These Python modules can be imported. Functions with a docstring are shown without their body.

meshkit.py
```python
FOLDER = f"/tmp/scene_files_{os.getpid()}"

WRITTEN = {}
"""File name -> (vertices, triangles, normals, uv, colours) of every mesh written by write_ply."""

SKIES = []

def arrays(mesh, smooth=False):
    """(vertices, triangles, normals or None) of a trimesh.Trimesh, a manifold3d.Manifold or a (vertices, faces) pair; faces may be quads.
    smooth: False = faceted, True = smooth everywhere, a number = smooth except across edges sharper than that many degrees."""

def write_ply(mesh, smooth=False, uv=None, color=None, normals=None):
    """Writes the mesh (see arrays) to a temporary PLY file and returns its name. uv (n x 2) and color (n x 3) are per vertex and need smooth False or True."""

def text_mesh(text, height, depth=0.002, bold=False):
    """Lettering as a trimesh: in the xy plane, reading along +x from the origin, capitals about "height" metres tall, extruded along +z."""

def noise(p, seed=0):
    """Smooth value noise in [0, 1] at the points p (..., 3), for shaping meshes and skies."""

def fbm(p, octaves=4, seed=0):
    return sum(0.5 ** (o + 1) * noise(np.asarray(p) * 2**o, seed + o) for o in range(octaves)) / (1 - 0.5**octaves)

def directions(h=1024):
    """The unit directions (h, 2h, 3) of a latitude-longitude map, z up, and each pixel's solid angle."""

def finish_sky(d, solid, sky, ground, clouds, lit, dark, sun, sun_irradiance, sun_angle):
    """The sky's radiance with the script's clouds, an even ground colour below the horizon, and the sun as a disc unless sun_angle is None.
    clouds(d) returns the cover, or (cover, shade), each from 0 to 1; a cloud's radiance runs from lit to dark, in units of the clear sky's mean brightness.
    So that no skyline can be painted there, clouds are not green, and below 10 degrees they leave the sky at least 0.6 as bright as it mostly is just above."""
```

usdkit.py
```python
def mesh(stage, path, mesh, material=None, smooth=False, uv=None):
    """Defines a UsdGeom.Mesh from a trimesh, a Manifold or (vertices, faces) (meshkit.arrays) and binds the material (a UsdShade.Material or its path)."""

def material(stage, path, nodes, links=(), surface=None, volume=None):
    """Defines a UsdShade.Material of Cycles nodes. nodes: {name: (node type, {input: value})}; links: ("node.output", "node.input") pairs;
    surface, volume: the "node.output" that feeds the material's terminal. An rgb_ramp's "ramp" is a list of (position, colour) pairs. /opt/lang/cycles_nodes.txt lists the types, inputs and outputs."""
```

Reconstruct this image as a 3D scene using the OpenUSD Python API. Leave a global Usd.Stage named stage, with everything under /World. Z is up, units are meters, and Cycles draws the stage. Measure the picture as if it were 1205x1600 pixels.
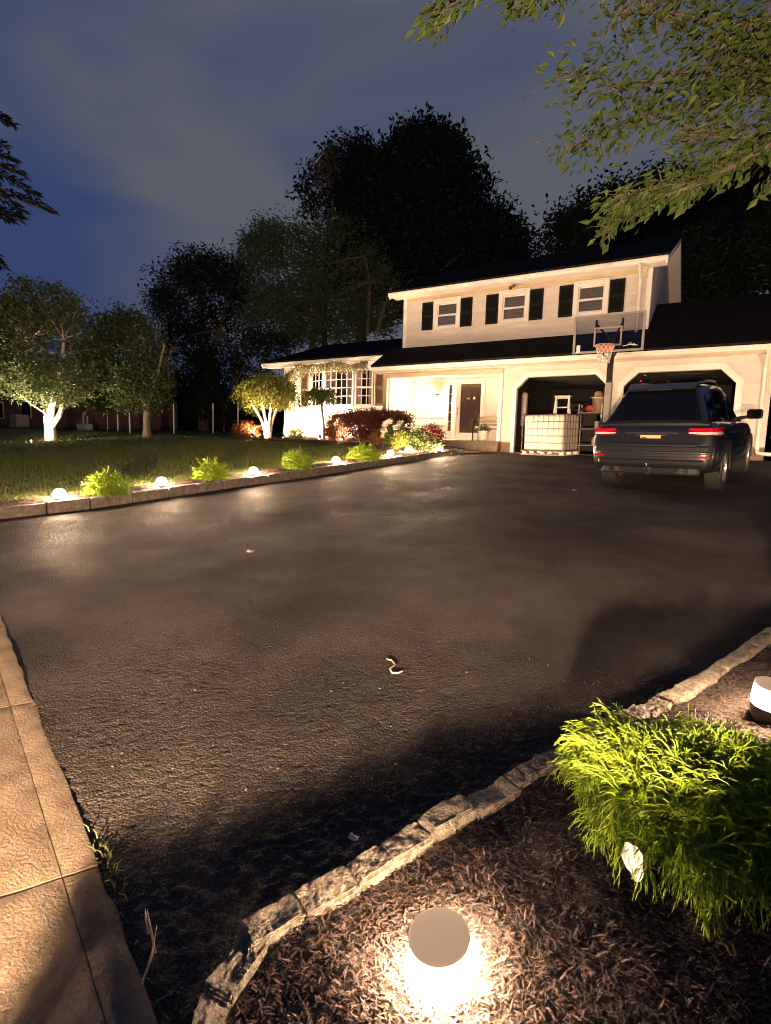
import math, re, numpy as np, trimesh, usdkit, meshkit
from pxr import Usd, UsdGeom, UsdLux, UsdShade, Sdf, Gf, Vt
from shapely.geometry import Polygon, box as sbox
from shapely.ops import unary_union

stage = Usd.Stage.CreateInMemory()
W = UsdGeom.Xform.Define(stage, '/World')
stage.SetDefaultPrim(W.GetPrim())
UsdGeom.Scope.Define(stage, '/World/Looks')

# ------------------------------------------------------------------ camera
HC = 1.3
FPX, PITCH, ROLL, YAW = 840.0, math.radians(6.84), math.radians(1.645), math.radians(30.5)
def camera_axes():
    cp, sp, cr, sr = math.cos(PITCH), math.sin(PITCH), math.cos(ROLL), math.sin(ROLL)
    R = np.array([[cr, -sr, 0], [sr, cr, 0], [0, 0, 1]])
    up, fw, rt = R @ [0, -cp, -sp], R @ [0, -sp, cp], R @ [1, 0, 0]
    yd = fw * math.cos(YAW) + rt * math.sin(YAW)
    xd = rt * math.cos(YAW) - fw * math.sin(YAW)
    return np.stack([xd, yd, up], 1)
CM = camera_axes()
cam = UsdGeom.Camera.Define(stage, '/World/camera')
cam.CreateHorizontalApertureAttr(36.0)
cam.CreateVerticalApertureAttr(36.0 * 1600 / 1205)
cam.CreateFocalLengthAttr(36.0 * FPX / 1205)
cam.CreateExposureAttr(0.0)
cam.CreateClippingRangeAttr(Gf.Vec2f(0.05, 2000))
r_, u_, b_ = CM[0], -CM[1], -CM[2]
cam.AddTransformOp().Set(Gf.Matrix4d(*r_, 0, *u_, 0, *b_, 0, 0, 0, HC, 1))
def ray(px, py):
    return CM.T @ np.array([(px - 602.5) / FPX, (py - 800) / FPX, 1.0])
def at(px, py, Y):                       # the point at distance Y towards the house, seen in that direction
    d = ray(px, py)
    return np.array([0, 0, HC]) + d * Y / d[1]

# ------------------------------------------------------------------ sky and the last daylight
SUN_EL, SUN_AZ = math.radians(3.0), math.radians(200.0)
SKY_STRENGTH = 0.0142
LAMP = (1.0, 0.67, 0.42)
PUCK, BED_PUCK, FLOOD_WALL, FLOOD_TREE, FLOOD_TOPIARY, FLOOD_BED, UNSEEN_FLOOD, LANTERN, UNSEEN_POST = 500.0, 1500.0, 16000.0, 19000.0, 17000.0, 2500.0, 4600.0, 1300.0, 125000.0
dome = UsdLux.DomeLight.Define(stage, '/World/sky')
dome.CreateIntensityAttr(1.0)
sun = UsdLux.DistantLight.Define(stage, '/World/afterglow')
sun.CreateIntensityAttr(0.004); sun.CreateAngleAttr(12.0); sun.CreateNormalizeAttr(True)
sun.CreateColorAttr(Gf.Vec3f(1.0, 0.9, 0.8))
sdir = np.array([math.sin(SUN_AZ) * math.cos(SUN_EL), math.cos(SUN_AZ) * math.cos(SUN_EL), math.sin(SUN_EL)])
sun.AddRotateXYZOp().Set(Gf.Vec3f(90 - math.degrees(SUN_EL), 0, 180 - math.degrees(SUN_AZ)))
dm = usdkit.material(stage, '/World/Looks/night_sky', {
    'tc': ('geometry', {}),
    'st': ('sky_texture', {'sky_type': 'single_scattering', 'sun_disc': False, 'sun_elevation': SUN_EL, 'sun_rotation': SUN_AZ, 'altitude': 100.0, 'ozone_density': 3.0}),
    'map': ('mapping', {'scale': (1.0, 1.0, 2.2), 'location': (0.35, 0.1, 0.22)}),
    'n': ('noise_texture', {'scale': 1.7, 'detail': 3.5, 'roughness': 0.5, 'distortion': 0.5}),
    'dt': ('vector_math', {'math_type': 'dot_product', 'vector2': (-0.37, 0.82, 0.42)}), 'ad': ('math', {'math_type': 'multiply_add', 'value2': 1.1, 'value3': -0.97}), 'sm': ('math', {'math_type': 'add'}),
    'rp': ('rgb_ramp', {'ramp': [(0.41, (0, 0, 0)), (0.60, (1, 1, 1))]}),
    'cl': ('mix_color', {'blend_type': 'mix', 'a': (2.8, 4.6, 12.0), 'b': (8.4, 9.0, 11.2)}),
    'mx': ('mix_color', {'blend_type': 'mix', 'fac': 0.86}),
    'bg': ('background_shader', {'strength': SKY_STRENGTH})},
    [('tc.position', 'map.vector'), ('map.vector', 'n.vector'), ('tc.position', 'dt.vector1'), ('dt.value', 'ad.value1'), ('ad.value', 'sm.value1'), ('n.fac', 'sm.value2'), ('sm.value', 'rp.fac'), ('rp.color', 'cl.fac'),
     ('st.color', 'mx.a'), ('cl.result', 'mx.b'), ('mx.result', 'bg.color')], surface='bg.background')
UsdShade.MaterialBindingAPI.Apply(dome.GetPrim()).Bind(dm)
dome.GetPrim().SetCustomDataByKey('kind', 'structure')

# ------------------------------------------------------------------ helpers
LOOK = '/World/Looks/'
def pm(name, c1, c2=None, scale=4.0, rough=0.7, bump=0.0, bscale=40.0, detail=4.0, spec=0.5, metal=0.0, coat=0.0, lo=0.35, hi=0.65, bdist=0.02, obj=False, stretch=None, island=None):
    """A procedural principled material: two colours mixed by noise, and a fine relief."""
    c2 = c2 or c1
    nodes = {'g': ('texture_coordinate', {}) if obj else ('geometry', {}),
             'n': ('noise_texture', {'scale': scale, 'detail': detail, 'roughness': 0.6}),
             'r': ('rgb_ramp', {'ramp': [(lo, c1), (hi, c2)]}),
             'p': ('principled_bsdf', {'roughness': rough, 'metallic': metal, 'specular_ior_level': spec, 'coat_weight': coat})}
    v = 'g.object' if obj else 'g.position'
    links = []
    if stretch:
        nodes['m'] = ('mapping', {'scale': stretch}); links.append((v, 'm.vector')); v = 'm.vector'
    links += [(v, 'n.vector'), ('n.fac', 'r.fac')]
    if island:
        nodes['gi'] = ('geometry', {}); nodes['ri'] = ('rgb_ramp', {'ramp': island})
        nodes['mi'] = ('mix_color', {'blend_type': 'multiply', 'fac': 1.0})
        links += [('gi.random_per_island', 'ri.fac'), ('r.color', 'mi.a'), ('ri.color', 'mi.b'), ('mi.result', 'p.base_color')]
    else:
        links.append(('r.color', 'p.base_color'))
    if bump:
        nodes['bn'] = ('noise_texture', {'scale': bscale, 'detail': 5.0, 'roughness': 0.65})
        nodes['b'] = ('bump', {'strength': bump, 'distance': bdist})
        links += [(v, 'bn.vector'), ('bn.fac', 'b.height'), ('b.normal', 'p.normal')]
    return usdkit.material(stage, LOOK + name, nodes, links, surface='p.BSDF')
def leafm(name, dark, light, trans=0.35, rough=0.55, spec=0.3):
    return usdkit.material(stage, LOOK + name, {
        'g': ('geometry', {}), 'r': ('rgb_ramp', {'ramp': [(0.0, dark), (0.6, tuple((a + b) / 2 for a, b in zip(dark, light))), (1.0, light)]}),
        'p': ('principled_bsdf', {'roughness': rough, 'specular_ior_level': spec}), 't': ('translucent_bsdf', {}), 'm': ('mix_closure', {'fac': trans})},
        [('g.random_per_island', 'r.fac'), ('r.color', 'p.base_color'), ('r.color', 't.color'), ('p.BSDF', 'm.closure1'), ('t.BSDF', 'm.closure2')], surface='m.closure')
def emitm(name, color, strength):
    return usdkit.material(stage, LOOK + name, {'e': ('emission', {'color': color, 'strength': strength})}, surface='e.emission')
def glassm(name, tint=(1, 1, 1), rough=0.03, gloss=(1, 1, 1)):
    return usdkit.material(stage, LOOK + name, {'t': ('transparent_bsdf', {'color': tint}), 'g': ('glossy_bsdf', {'color': gloss, 'roughness': rough}),
        'f': ('fresnel', {'IOR': 1.5}), 'm': ('mix_closure', {})}, [('f.fac', 'm.fac'), ('t.BSDF', 'm.closure1'), ('g.BSDF', 'm.closure2')], surface='m.closure')

used = {}
def number(path):
    k = used.get(path, -1) + 1
    used[path] = k
    return path if k == 0 else f'{path}_{k:03d}'
def pth(parent):
    return '/World' if parent is None else (parent if isinstance(parent, str) else str(parent.GetPath()))
def tag(p, label=None, cat=None, group=None, kind=None):
    p = p.GetPrim() if hasattr(p, 'GetPrim') else p
    for k, v in (('label', label), ('category', cat), ('group', group), ('kind', kind)):
        if v: p.SetCustomDataByKey(k, v)
    return p
def obj(name, mesh, mat, parent=None, smooth=False, **kw):
    if isinstance(mesh, MB): mesh = mesh.get()
    p = usdkit.mesh(stage, number(pth(parent) + '/' + name), mesh, mat, smooth=smooth).GetPrim()
    return tag(p, **kw) if kw else p
def thing(name, label=None, cat=None, loc=(0, 0, 0), rot=None, group=None, kind=None, scale=None):
    x = UsdGeom.Xform.Define(stage, number('/World/' + name))
    x.AddTranslateOp().Set(Gf.Vec3d(*map(float, loc)))
    if rot is not None: x.AddRotateXYZOp().Set(Gf.Vec3f(*map(float, rot)))
    if scale: x.AddScaleOp().Set(Gf.Vec3f(*([float(scale)] * 3 if np.ndim(scale) == 0 else map(float, scale))))
    return tag(x, label, cat, group, kind)
def sub(name, parent):                     # an Xform part that only holds pieces
    return UsdGeom.Xform.Define(stage, number(pth(parent) + '/' + name)).GetPrim()
def copy(src, label, loc, rot=None, group=None, scale=None, cat=None):
    was = src.GetCustomData()
    r = thing(re.sub(r'_\d{3}$', '', src.GetName()), label, cat or was['category'], loc, rot, group or was.get('group'), None, scale)
    r.GetReferences().AddInternalReference(src.GetPath()); r.SetInstanceable(True)
    return r

class MB:
    """Collects shapes into one mesh."""
    def __init__(s): s.v, s.f, s.n = [], [], 0
    def add(s, v, f):
        v, f = np.asarray(v, float), np.asarray(f, int)
        if f.shape[1] == 4: f = np.vstack([f[:, [0, 1, 2]], f[:, [0, 2, 3]]])
        s.v.append(v); s.f.append(f + s.n); s.n += len(v); return s
    def tm(s, m): return s.add(m.vertices, m.faces)
    def box(s, a, b):
        a, b = np.minimum(a, b), np.maximum(a, b)
        m = trimesh.creation.box(b - a); m.apply_translation((np.asarray(a) + b) / 2); return s.tm(m)
    def rbox(s, a, b, r=0.01):             # box with chamfered edges
        a, b = np.minimum(a, b).astype(float), np.maximum(a, b).astype(float)
        r = min(r, (b - a).min() * 0.45)
        pts = []
        for sx in (0, 1):
            for sy in (0, 1):
                for sz in (0, 1):
                    c = np.where([sx, sy, sz], b, a); d = np.where([sx, sy, sz], -r, r)
                    for k in range(3):
                        q = c + d; q[k] = c[k]; pts.append(q)
        return s.tm(trimesh.convex.convex_hull(np.array(pts)))
    def tube(s, pts, r, n=8, cap=True):
        P = np.asarray(pts, float); R = np.full(len(P), r) if np.ndim(r) == 0 else np.asarray(r, float)
        T = np.gradient(P, axis=0); T /= np.linalg.norm(T, axis=1, keepdims=True) + 1e-12
        ref = np.array([0, 0, 1.0]) if abs(T[0, 2]) < 0.9 else np.array([1.0, 0, 0])
        A = np.cross(T, ref); A /= np.linalg.norm(A, axis=1, keepdims=True) + 1e-12
        B = np.cross(T, A)
        th = np.arange(n) * 2 * np.pi / n
        V = P[:, None] + R[:, None, None] * (np.cos(th)[None, :, None] * A[:, None] + np.sin(th)[None, :, None] * B[:, None])
        i = np.arange(len(P) - 1)[:, None] * n; j = np.arange(n)[None]; j2 = (j + 1) % n
        F = np.stack([i + j, i + j2, i + n + j2, i + n + j], -1).reshape(-1, 4)
        F = np.vstack([F[:, [0, 1, 2]], F[:, [0, 2, 3]]])
        V = V.reshape(-1, 3)
        if cap:
            m = len(V); V = np.vstack([V, P[0], P[-1]])
            jj = np.arange(n); k2 = (jj + 1) % n; o = (len(P) - 1) * n
            F = np.vstack([F, np.stack([np.full(n, m), k2, jj], 1), np.stack([np.full(n, m + 1), o + jj, o + k2], 1)])
        return s.add(V, F)
    def lathe(s, prof, c=(0, 0, 0), n=24, axis='z'):
        prof = np.asarray(prof, float); th = np.arange(n) * 2 * np.pi / n
        V = np.stack([prof[:, None, 0] * np.cos(th), prof[:, None, 0] * np.sin(th), np.repeat(prof[:, 1:2], n, 1)], -1)
        if axis == 'x': V = V[..., [2, 0, 1]]
        if axis == 'y': V = V[..., [1, 2, 0]]
        i = np.arange(len(prof) - 1)[:, None] * n; j = np.arange(n)[None]; j2 = (j + 1) % n
        return s.add(V.reshape(-1, 3) + c, np.stack([i + j, i + j2, i + n + j2, i + n + j], -1).reshape(-1, 4))
    def prism(s, poly, M=None, h=0.02):     # a polygon in x-z extruded along +y by h
        for g in getattr(poly, 'geoms', [poly]):
            if g.is_empty or g.area < 1e-5: continue
            m = trimesh.creation.extrude_polygon(g, h, engine='earcut')
            v = m.vertices[:, [0, 2, 1]] * [1, 1, 1]
            s.add(v if M is None else M(v), m.faces[:, ::-1])
        return s
    def quad(s, a, b, c, d): return s.add([a, b, c, d], [[0, 1, 2, 3]])
    def slab(s, quad, t):                   # a thick sheet from four corners, thickness t along its normal
        q = np.asarray(quad, float); nrm = np.cross(q[1] - q[0], q[3] - q[0]); nrm /= np.linalg.norm(nrm)
        return s.add(np.vstack([q, q + nrm * t]), [[3, 2, 1, 0], [4, 5, 6, 7], [0, 1, 5, 4], [1, 2, 6, 5], [2, 3, 7, 6], [3, 0, 4, 7]])
    def get(s): return np.vstack(s.v), np.vstack(s.f)

def unit(v): return v / (np.linalg.norm(v, axis=-1, keepdims=True) + 1e-12)
def leaves(P, size, rng, aspect=0.45, dirs=None, down=0.3, fold=0.12, jitter=0.35):
    """Leaf-shaped folded faces at the points P."""
    n = len(P); L = size * (1 + jitter * rng.uniform(-1, 1, n))[:, None]
    d = unit(rng.normal(size=(n, 3)) * [1, 1, 0.7] - [0, 0, down]) if dirs is None else unit(dirs)
    s = unit(np.cross(d, unit(rng.normal(size=(n, 3)) + [0, 0, 0.8]))); nn = np.cross(s, d)
    w = L * aspect / 2
    V = np.stack([P, P + d * L * 0.45 + s * w + nn * L * fold, P + d * L, P + d * L * 0.45 - s * w + nn * L * fold], 1).reshape(-1, 3)
    i = np.arange(n)[:, None] * 4
    return V, np.vstack([i + [0, 1, 2], i + [0, 2, 3]])
def blob_points(rng, blobs, per, spread, shell=0.55):
    """Leaf positions in clusters through ellipsoids (cx,cy,cz,rx,ry,rz,clusters), denser near the skin."""
    out, cen = [], []
    for cx, cy, cz, rx, ry, rz, k in blobs:
        u = unit(rng.normal(size=(k, 3))); q = rng.uniform(0, 1, k) ** (1 / 3.0)
        q = shell + (1 - shell) * q * rng.uniform(0.75, 1.12, k)
        c = np.array([cx, cy, cz]) + u * q[:, None] * [rx, ry, rz]
        cen.append(c)
        sp = spread * rng.uniform(0.6, 1.35, k)
        out.append((c[:, None] + np.clip(rng.normal(size=(k, per, 3)), -1.7, 1.7) * sp[:, None, None] * [1, 1, 0.75]).reshape(-1, 3))
    return np.vstack(out), np.vstack(cen)
def limb(a, b, rng, n=7, wob=0.12, sag=0.0):
    t = np.linspace(0, 1, n)[:, None]; a, b = np.asarray(a, float), np.asarray(b, float)
    w = rng.normal(size=(n, 3)) * wob * np.linalg.norm(b - a) * 0.12 * np.sin(np.pi * t)
    return a + (b - a) * t + w + [0, 0, 1] * (sag * np.sin(np.pi * t))

# ------------------------------------------------------------------ ground heights
def ramp01(x): x = np.clip(x, 0, 1); return x * x * (3 - 2 * x)
def drive_z(x, y):                          # the driveway climbs 8 % to the garage
    y = np.asarray(y, float)
    return 0.08 * np.minimum(y, 15.2) + 0.03 * np.clip(y - 15.2, 0, 1.5)
KL = np.array([(-7.75, 1.6), (-7.52, 3.27), (-7.25, 4.3), (-7.1, 5.4), (-6.88, 7.1), (-6.65, 10.05), (-6.35, 12.6), (-6.12, 14.55)])   # left kerb, driveway side
def kl(y): return np.interp(y, KL[:, 1], KL[:, 0])
def lawn_z(x, y):
    x, y = np.asarray(x, float), np.asarray(y, float)
    z = 0.08 * np.minimum(y, 15.2) + 0.11 + 0.015 * np.clip(-8.0 - x, 0, 30) * ramp01((y - 2) / 6) + 0.03 * np.clip(y - 15.2, 0, 26)
    z = z + 0.035 * (meshkit.noise(np.stack([x * 0.35, y * 0.35, 0 * x], -1), 3) - 0.5)
    return z
def bed_z(x, y):
    return 0.08 * np.minimum(np.asarray(y, float), 15.2) + 0.10

# ------------------------------------------------------------------ materials
M = {}
M['asphalt'] = usdkit.material(stage, LOOK + 'asphalt', {
    'g': ('geometry', {}), 'n': ('noise_texture', {'scale': 0.8, 'detail': 6.0, 'roughness': 0.62}), 'r': ('rgb_ramp', {'ramp': [(0.34, (0.036, 0.033, 0.031)), (0.50, (0.060, 0.054, 0.049)), (0.66, (0.095, 0.084, 0.075))]}),
    'n2': ('noise_texture', {'scale': 160.0, 'detail': 2.0}), 'r2': ('rgb_ramp', {'ramp': [(0.35, (0.55, 0.55, 0.55)), (0.62, (1.2, 1.17, 1.13)), (0.74, (2.2, 2.1, 2.0))]}),
    'mx': ('mix_color', {'blend_type': 'multiply', 'fac': 1.0, 'use_clamp': False}),
    'bn': ('noise_texture', {'scale': 85.0, 'detail': 5.0, 'roughness': 0.68}), 'vo': ('voronoi_texture', {'scale': 105.0}), 'bm': ('math', {'math_type': 'multiply_add', 'value2': -0.7}), 'b': ('bump', {'strength': 1.0, 'distance': 0.016}),
    'rn': ('noise_texture', {'scale': 1.3, 'detail': 4.0}), 'rr': ('map_range', {'from_min': 0.3, 'from_max': 0.7, 'to_min': 0.62, 'to_max': 0.88}),
    'p': ('principled_bsdf', {'specular_ior_level': 0.05})},
    [('g.position', 'n.vector'), ('g.position', 'n2.vector'), ('g.position', 'bn.vector'), ('g.position', 'rn.vector'), ('n.fac', 'r.fac'), ('n2.fac', 'r2.fac'), ('r.color', 'mx.a'), ('r2.color', 'mx.b'),
     ('mx.result', 'p.base_color'), ('g.position', 'vo.vector'), ('vo.distance', 'bm.value1'), ('bn.fac', 'bm.value3'), ('bm.value', 'b.height'), ('b.normal', 'p.normal'), ('rn.fac', 'rr.value'), ('rr.result', 'p.roughness')], surface='p.BSDF')
M['concrete'] = pm('concrete', (0.135, 0.102, 0.068), (0.27, 0.205, 0.142), scale=9, rough=0.95, bump=0.8, bscale=95, detail=9, lo=0.3, hi=0.7, bdist=0.02, spec=0.2)
M['stone'] = pm('kerb_stone', (0.14, 0.115, 0.09), (0.36, 0.30, 0.23), scale=40, rough=0.9, bump=1.0, bscale=130, detail=6, bdist=0.02)
M['dark_stone'] = pm('edging_stone', (0.06, 0.05, 0.042), (0.15, 0.122, 0.10), scale=14, rough=0.95, bump=1.0, bscale=60, detail=6)
M['soil'] = pm('soil', (0.018, 0.012, 0.009), (0.04, 0.027, 0.02), scale=14, rough=0.95, bump=1.0, bscale=60, detail=6)
M['mulch'] = pm('mulch', (0.16, 0.105, 0.085), (0.27, 0.185, 0.15), scale=30, rough=0.9, bump=0.5, bscale=160, island=[(0, (0.35, 0.33, 0.33)), (0.5, (0.9, 0.85, 0.82)), (1, (1.7, 1.6, 1.5))])
M['turf'] = pm('turf', (0.055, 0.066, 0.026), (0.095, 0.11, 0.042), scale=3.0, rough=0.95, bump=0.8, bscale=70, detail=6)
M['grass'] = leafm('grass_blade', (0.13, 0.155, 0.045), (0.32, 0.345, 0.115), trans=0.3, rough=0.7)
M['earth'] = pm('earth', (0.02, 0.02, 0.012), (0.04, 0.04, 0.02), scale=0.3, rough=1.0)
M['siding'] = pm('cream_siding', (0.56, 0.505, 0.44), (0.64, 0.58, 0.51), scale=1.6, rough=0.55, bump=0.12, bscale=24, stretch=(1, 1, 6))
M['white'] = pm('white_paint', (0.74, 0.70, 0.63), (0.80, 0.77, 0.70), scale=3, rough=0.45, bump=0.06, bscale=30)
M['tan_paint'] = pm('tan_trim', (0.50, 0.38, 0.25), (0.58, 0.45, 0.31), scale=3, rough=0.5)
M['shutter'] = pm('black_shutter', (0.008, 0.008, 0.008), (0.012, 0.012, 0.012), scale=8, rough=0.8, spec=0.15)
M['brown_shutter'] = pm('brown_shutter', (0.14, 0.085, 0.06), (0.2, 0.13, 0.09), scale=8, rough=0.5)
M['shingle'] = pm('roof_shingle', (0.010, 0.009, 0.008), (0.022, 0.019, 0.017), scale=12, rough=1.0, bump=0.5, bscale=26, stretch=(1, 1, 3), spec=0.03)
M['glass'] = glassm('window_glass')
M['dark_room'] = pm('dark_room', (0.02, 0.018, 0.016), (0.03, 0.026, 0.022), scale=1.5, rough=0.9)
M['blind'] = pm('window_blind', (0.20, 0.18, 0.15), (0.30, 0.27, 0.23), scale=2, rough=0.7, stretch=(1, 1, 14))
M['curtain'] = pm('curtain', (0.30, 0.22, 0.2), (0.42, 0.34, 0.33), scale=5, rough=0.8, stretch=(8, 1, 0.6))
M['door'] = pm('front_door', (0.10, 0.06, 0.045), (0.14, 0.085, 0.065), scale=4, rough=0.45)
M['foundation'] = pm('foundation', (0.17, 0.105, 0.065), (0.25, 0.16, 0.10), scale=6, rough=0.9, bump=0.5)
M['metal_dark'] = pm('dark_metal', (0.02, 0.018, 0.016), (0.03, 0.027, 0.024), scale=12, rough=0.4, metal=0.7)
M['steel'] = pm('galvanised_steel', (0.42, 0.40, 0.37), (0.55, 0.52, 0.48), scale=16, rough=0.4, metal=0.9)
M['bark'] = pm('bark', (0.10, 0.075, 0.052), (0.2, 0.155, 0.11), scale=9, rough=0.9, bump=1.0, bscale=22, stretch=(1, 1, 0.25), bdist=0.03)
M['pale_bark'] = pm('pale_bark', (0.34, 0.27, 0.2), (0.5, 0.42, 0.32), scale=10, rough=0.85, bump=0.8, bscale=24, stretch=(1, 1, 0.35), bdist=0.02)
M['thread'] = leafm('golden_thread', (0.17, 0.26, 0.012), (0.62, 0.72, 0.07), trans=0.3, rough=0.55)
M['leaf_olive'] = leafm('olive_leaf', (0.05, 0.07, 0.02), (0.15, 0.17, 0.06))
M['leaf_pale'] = leafm('pale_leaf', (0.09, 0.115, 0.04), (0.24, 0.265, 0.11))
M['leaf_dark'] = leafm('dark_leaf', (0.012, 0.018, 0.009), (0.035, 0.05, 0.02), trans=0.2)
M['leaf_mid'] = leafm('mid_leaf', (0.08, 0.11, 0.04), (0.22, 0.26, 0.10), trans=0.25)
M['needle'] = leafm('dark_needles', (0.006, 0.009, 0.006), (0.014, 0.02, 0.011), trans=0.1)
M['leaf_gold'] = leafm('yellow_green_leaf', (0.13, 0.14, 0.02), (0.34, 0.32, 0.06), trans=0.4)
M['leaf_red'] = leafm('red_leaf', (0.09, 0.024, 0.015), (0.30, 0.085, 0.042), trans=0.3)
M['leaf_copper'] = leafm('copper_leaf', (0.16, 0.06, 0.02), (0.36, 0.16, 0.05), trans=0.3)
M['leaf_over'] = leafm('maple_leaf', (0.055, 0.085, 0.02), (0.19, 0.245, 0.06), trans=0.45)
M['petal'] = leafm('white_petal', (0.6, 0.5, 0.42), (0.8, 0.72, 0.62), trans=0.3)
M['lamp_glow'] = emitm('lamp_glow', LAMP, PUCK)
M['bed_glow'] = emitm('bed_lamp_glow', LAMP, BED_PUCK)
M['lamp_cap'] = usdkit.material(stage, LOOK + 'lamp_cap', {'p': ('principled_bsdf', {'base_color': (0.30, 0.21, 0.14), 'roughness': 0.45, 'emission_color': (1.0, 0.62, 0.38), 'emission_strength': 0.48})}, surface='p.BSDF')
M['lamp_body'] = pm('lamp_body', (0.02, 0.018, 0.015), (0.03, 0.027, 0.022), scale=20, rough=0.5)
M['flood_wall'] = emitm('flood_wall', LAMP, FLOOD_WALL)
M['flood_tree'] = emitm('flood_tree', (1.0, 0.78, 0.52), FLOOD_TREE)
M['flood_topiary'] = emitm('flood_topiary', LAMP, FLOOD_TOPIARY)
M['lantern_glow'] = emitm('lantern_glow', (1.0, 0.76, 0.46), LANTERN)
M['plastic_white'] = pm('white_plastic', (0.70, 0.64, 0.56), (0.78, 0.72, 0.64), scale=6, rough=0.45)
M['plastic_red'] = pm('red_plastic', (0.5, 0.06, 0.03), (0.6, 0.09, 0.04), scale=6, rough=0.4)
M['plastic_tan'] = pm('tan_plastic', (0.33, 0.22, 0.11), (0.42, 0.29, 0.15), scale=6, rough=0.5)
M['wood'] = pm('pallet_wood', (0.36, 0.27, 0.18), (0.5, 0.39, 0.27), scale=8, rough=0.85, bump=0.5, stretch=(0.3, 3, 3))
M['brick'] = pm('neighbour_brick', (0.11, 0.05, 0.032), (0.17, 0.08, 0.05), scale=8, rough=0.9, bump=0.5)
M['orange'] = pm('rim_orange', (0.75, 0.13, 0.03), (0.8, 0.16, 0.04), scale=6, rough=0.4)
M['board_glass'] = glassm('board_glass', (0.82, 0.82, 0.82), rough=0.08)
M['board_frame'] = pm('board_frame', (0.26, 0.235, 0.20), (0.32, 0.29, 0.25), scale=8, rough=0.45)
M['paint'] = usdkit.material(stage, LOOK + 'car_paint', {'g': ('geometry', {}), 'n': ('noise_texture', {'scale': 260.0, 'detail': 1.0}), 'r': ('rgb_ramp', {'ramp': [(0.4, (0.006, 0.0065, 0.007)), (0.75, (0.016, 0.017, 0.018))]}),
    'p': ('principled_bsdf', {'metallic': 0.0, 'roughness': 0.35, 'coat_weight': 0.75, 'coat_roughness': 0.04})}, [('g.position', 'n.vector'), ('n.fac', 'r.fac'), ('r.color', 'p.base_color')], surface='p.BSDF')
M['car_glass'] = pm('car_glass', (0.003, 0.003, 0.004), rough=0.05, spec=0.45)
M['car_trim'] = pm('car_trim', (0.012, 0.012, 0.013), (0.016, 0.016, 0.016), scale=50, rough=0.55)
M['chrome'] = pm('chrome', (0.7, 0.68, 0.66), rough=0.12, metal=1.0)
M['tyre'] = pm('tyre_rubber', (0.010, 0.010, 0.010), (0.018, 0.017, 0.016), scale=30, rough=0.8)
M['tail_red'] = pm('tail_light_red', (0.36, 0.003, 0.01), (0.45, 0.006, 0.016), scale=20, rough=0.15, coat=1.0)
M['tail_clear'] = pm('tail_light_clear', (0.7, 0.62, 0.6), rough=0.15, coat=1.0)
M['plate'] = pm('number_plate', (0.62, 0.45, 0.14), (0.68, 0.5, 0.18), scale=6, rough=0.5)
M['ink'] = pm('plate_ink', (0.03, 0.02, 0.02), rough=0.6)
M['paper'] = pm('pale_tag', (0.70, 0.68, 0.62), (0.82, 0.80, 0.75), scale=60, rough=0.8, bump=0.6, bscale=60)
M['red_led'] = emitm('red_led', (1.0, 0.05, 0.08), 1.5)
M['straw'] = pm('straw', (0.35, 0.27, 0.16), (0.5, 0.4, 0.25), scale=20, rough=0.8)
M['flood_bed'] = emitm('flood_bed', LAMP, FLOOD_BED)
M['unseen_flood'] = emitm('unseen_flood', LAMP, UNSEEN_FLOOD)
M['unseen_post_glow'] = emitm('unseen_post_glow', (1.0, 0.66, 0.41), UNSEEN_POST)
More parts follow.
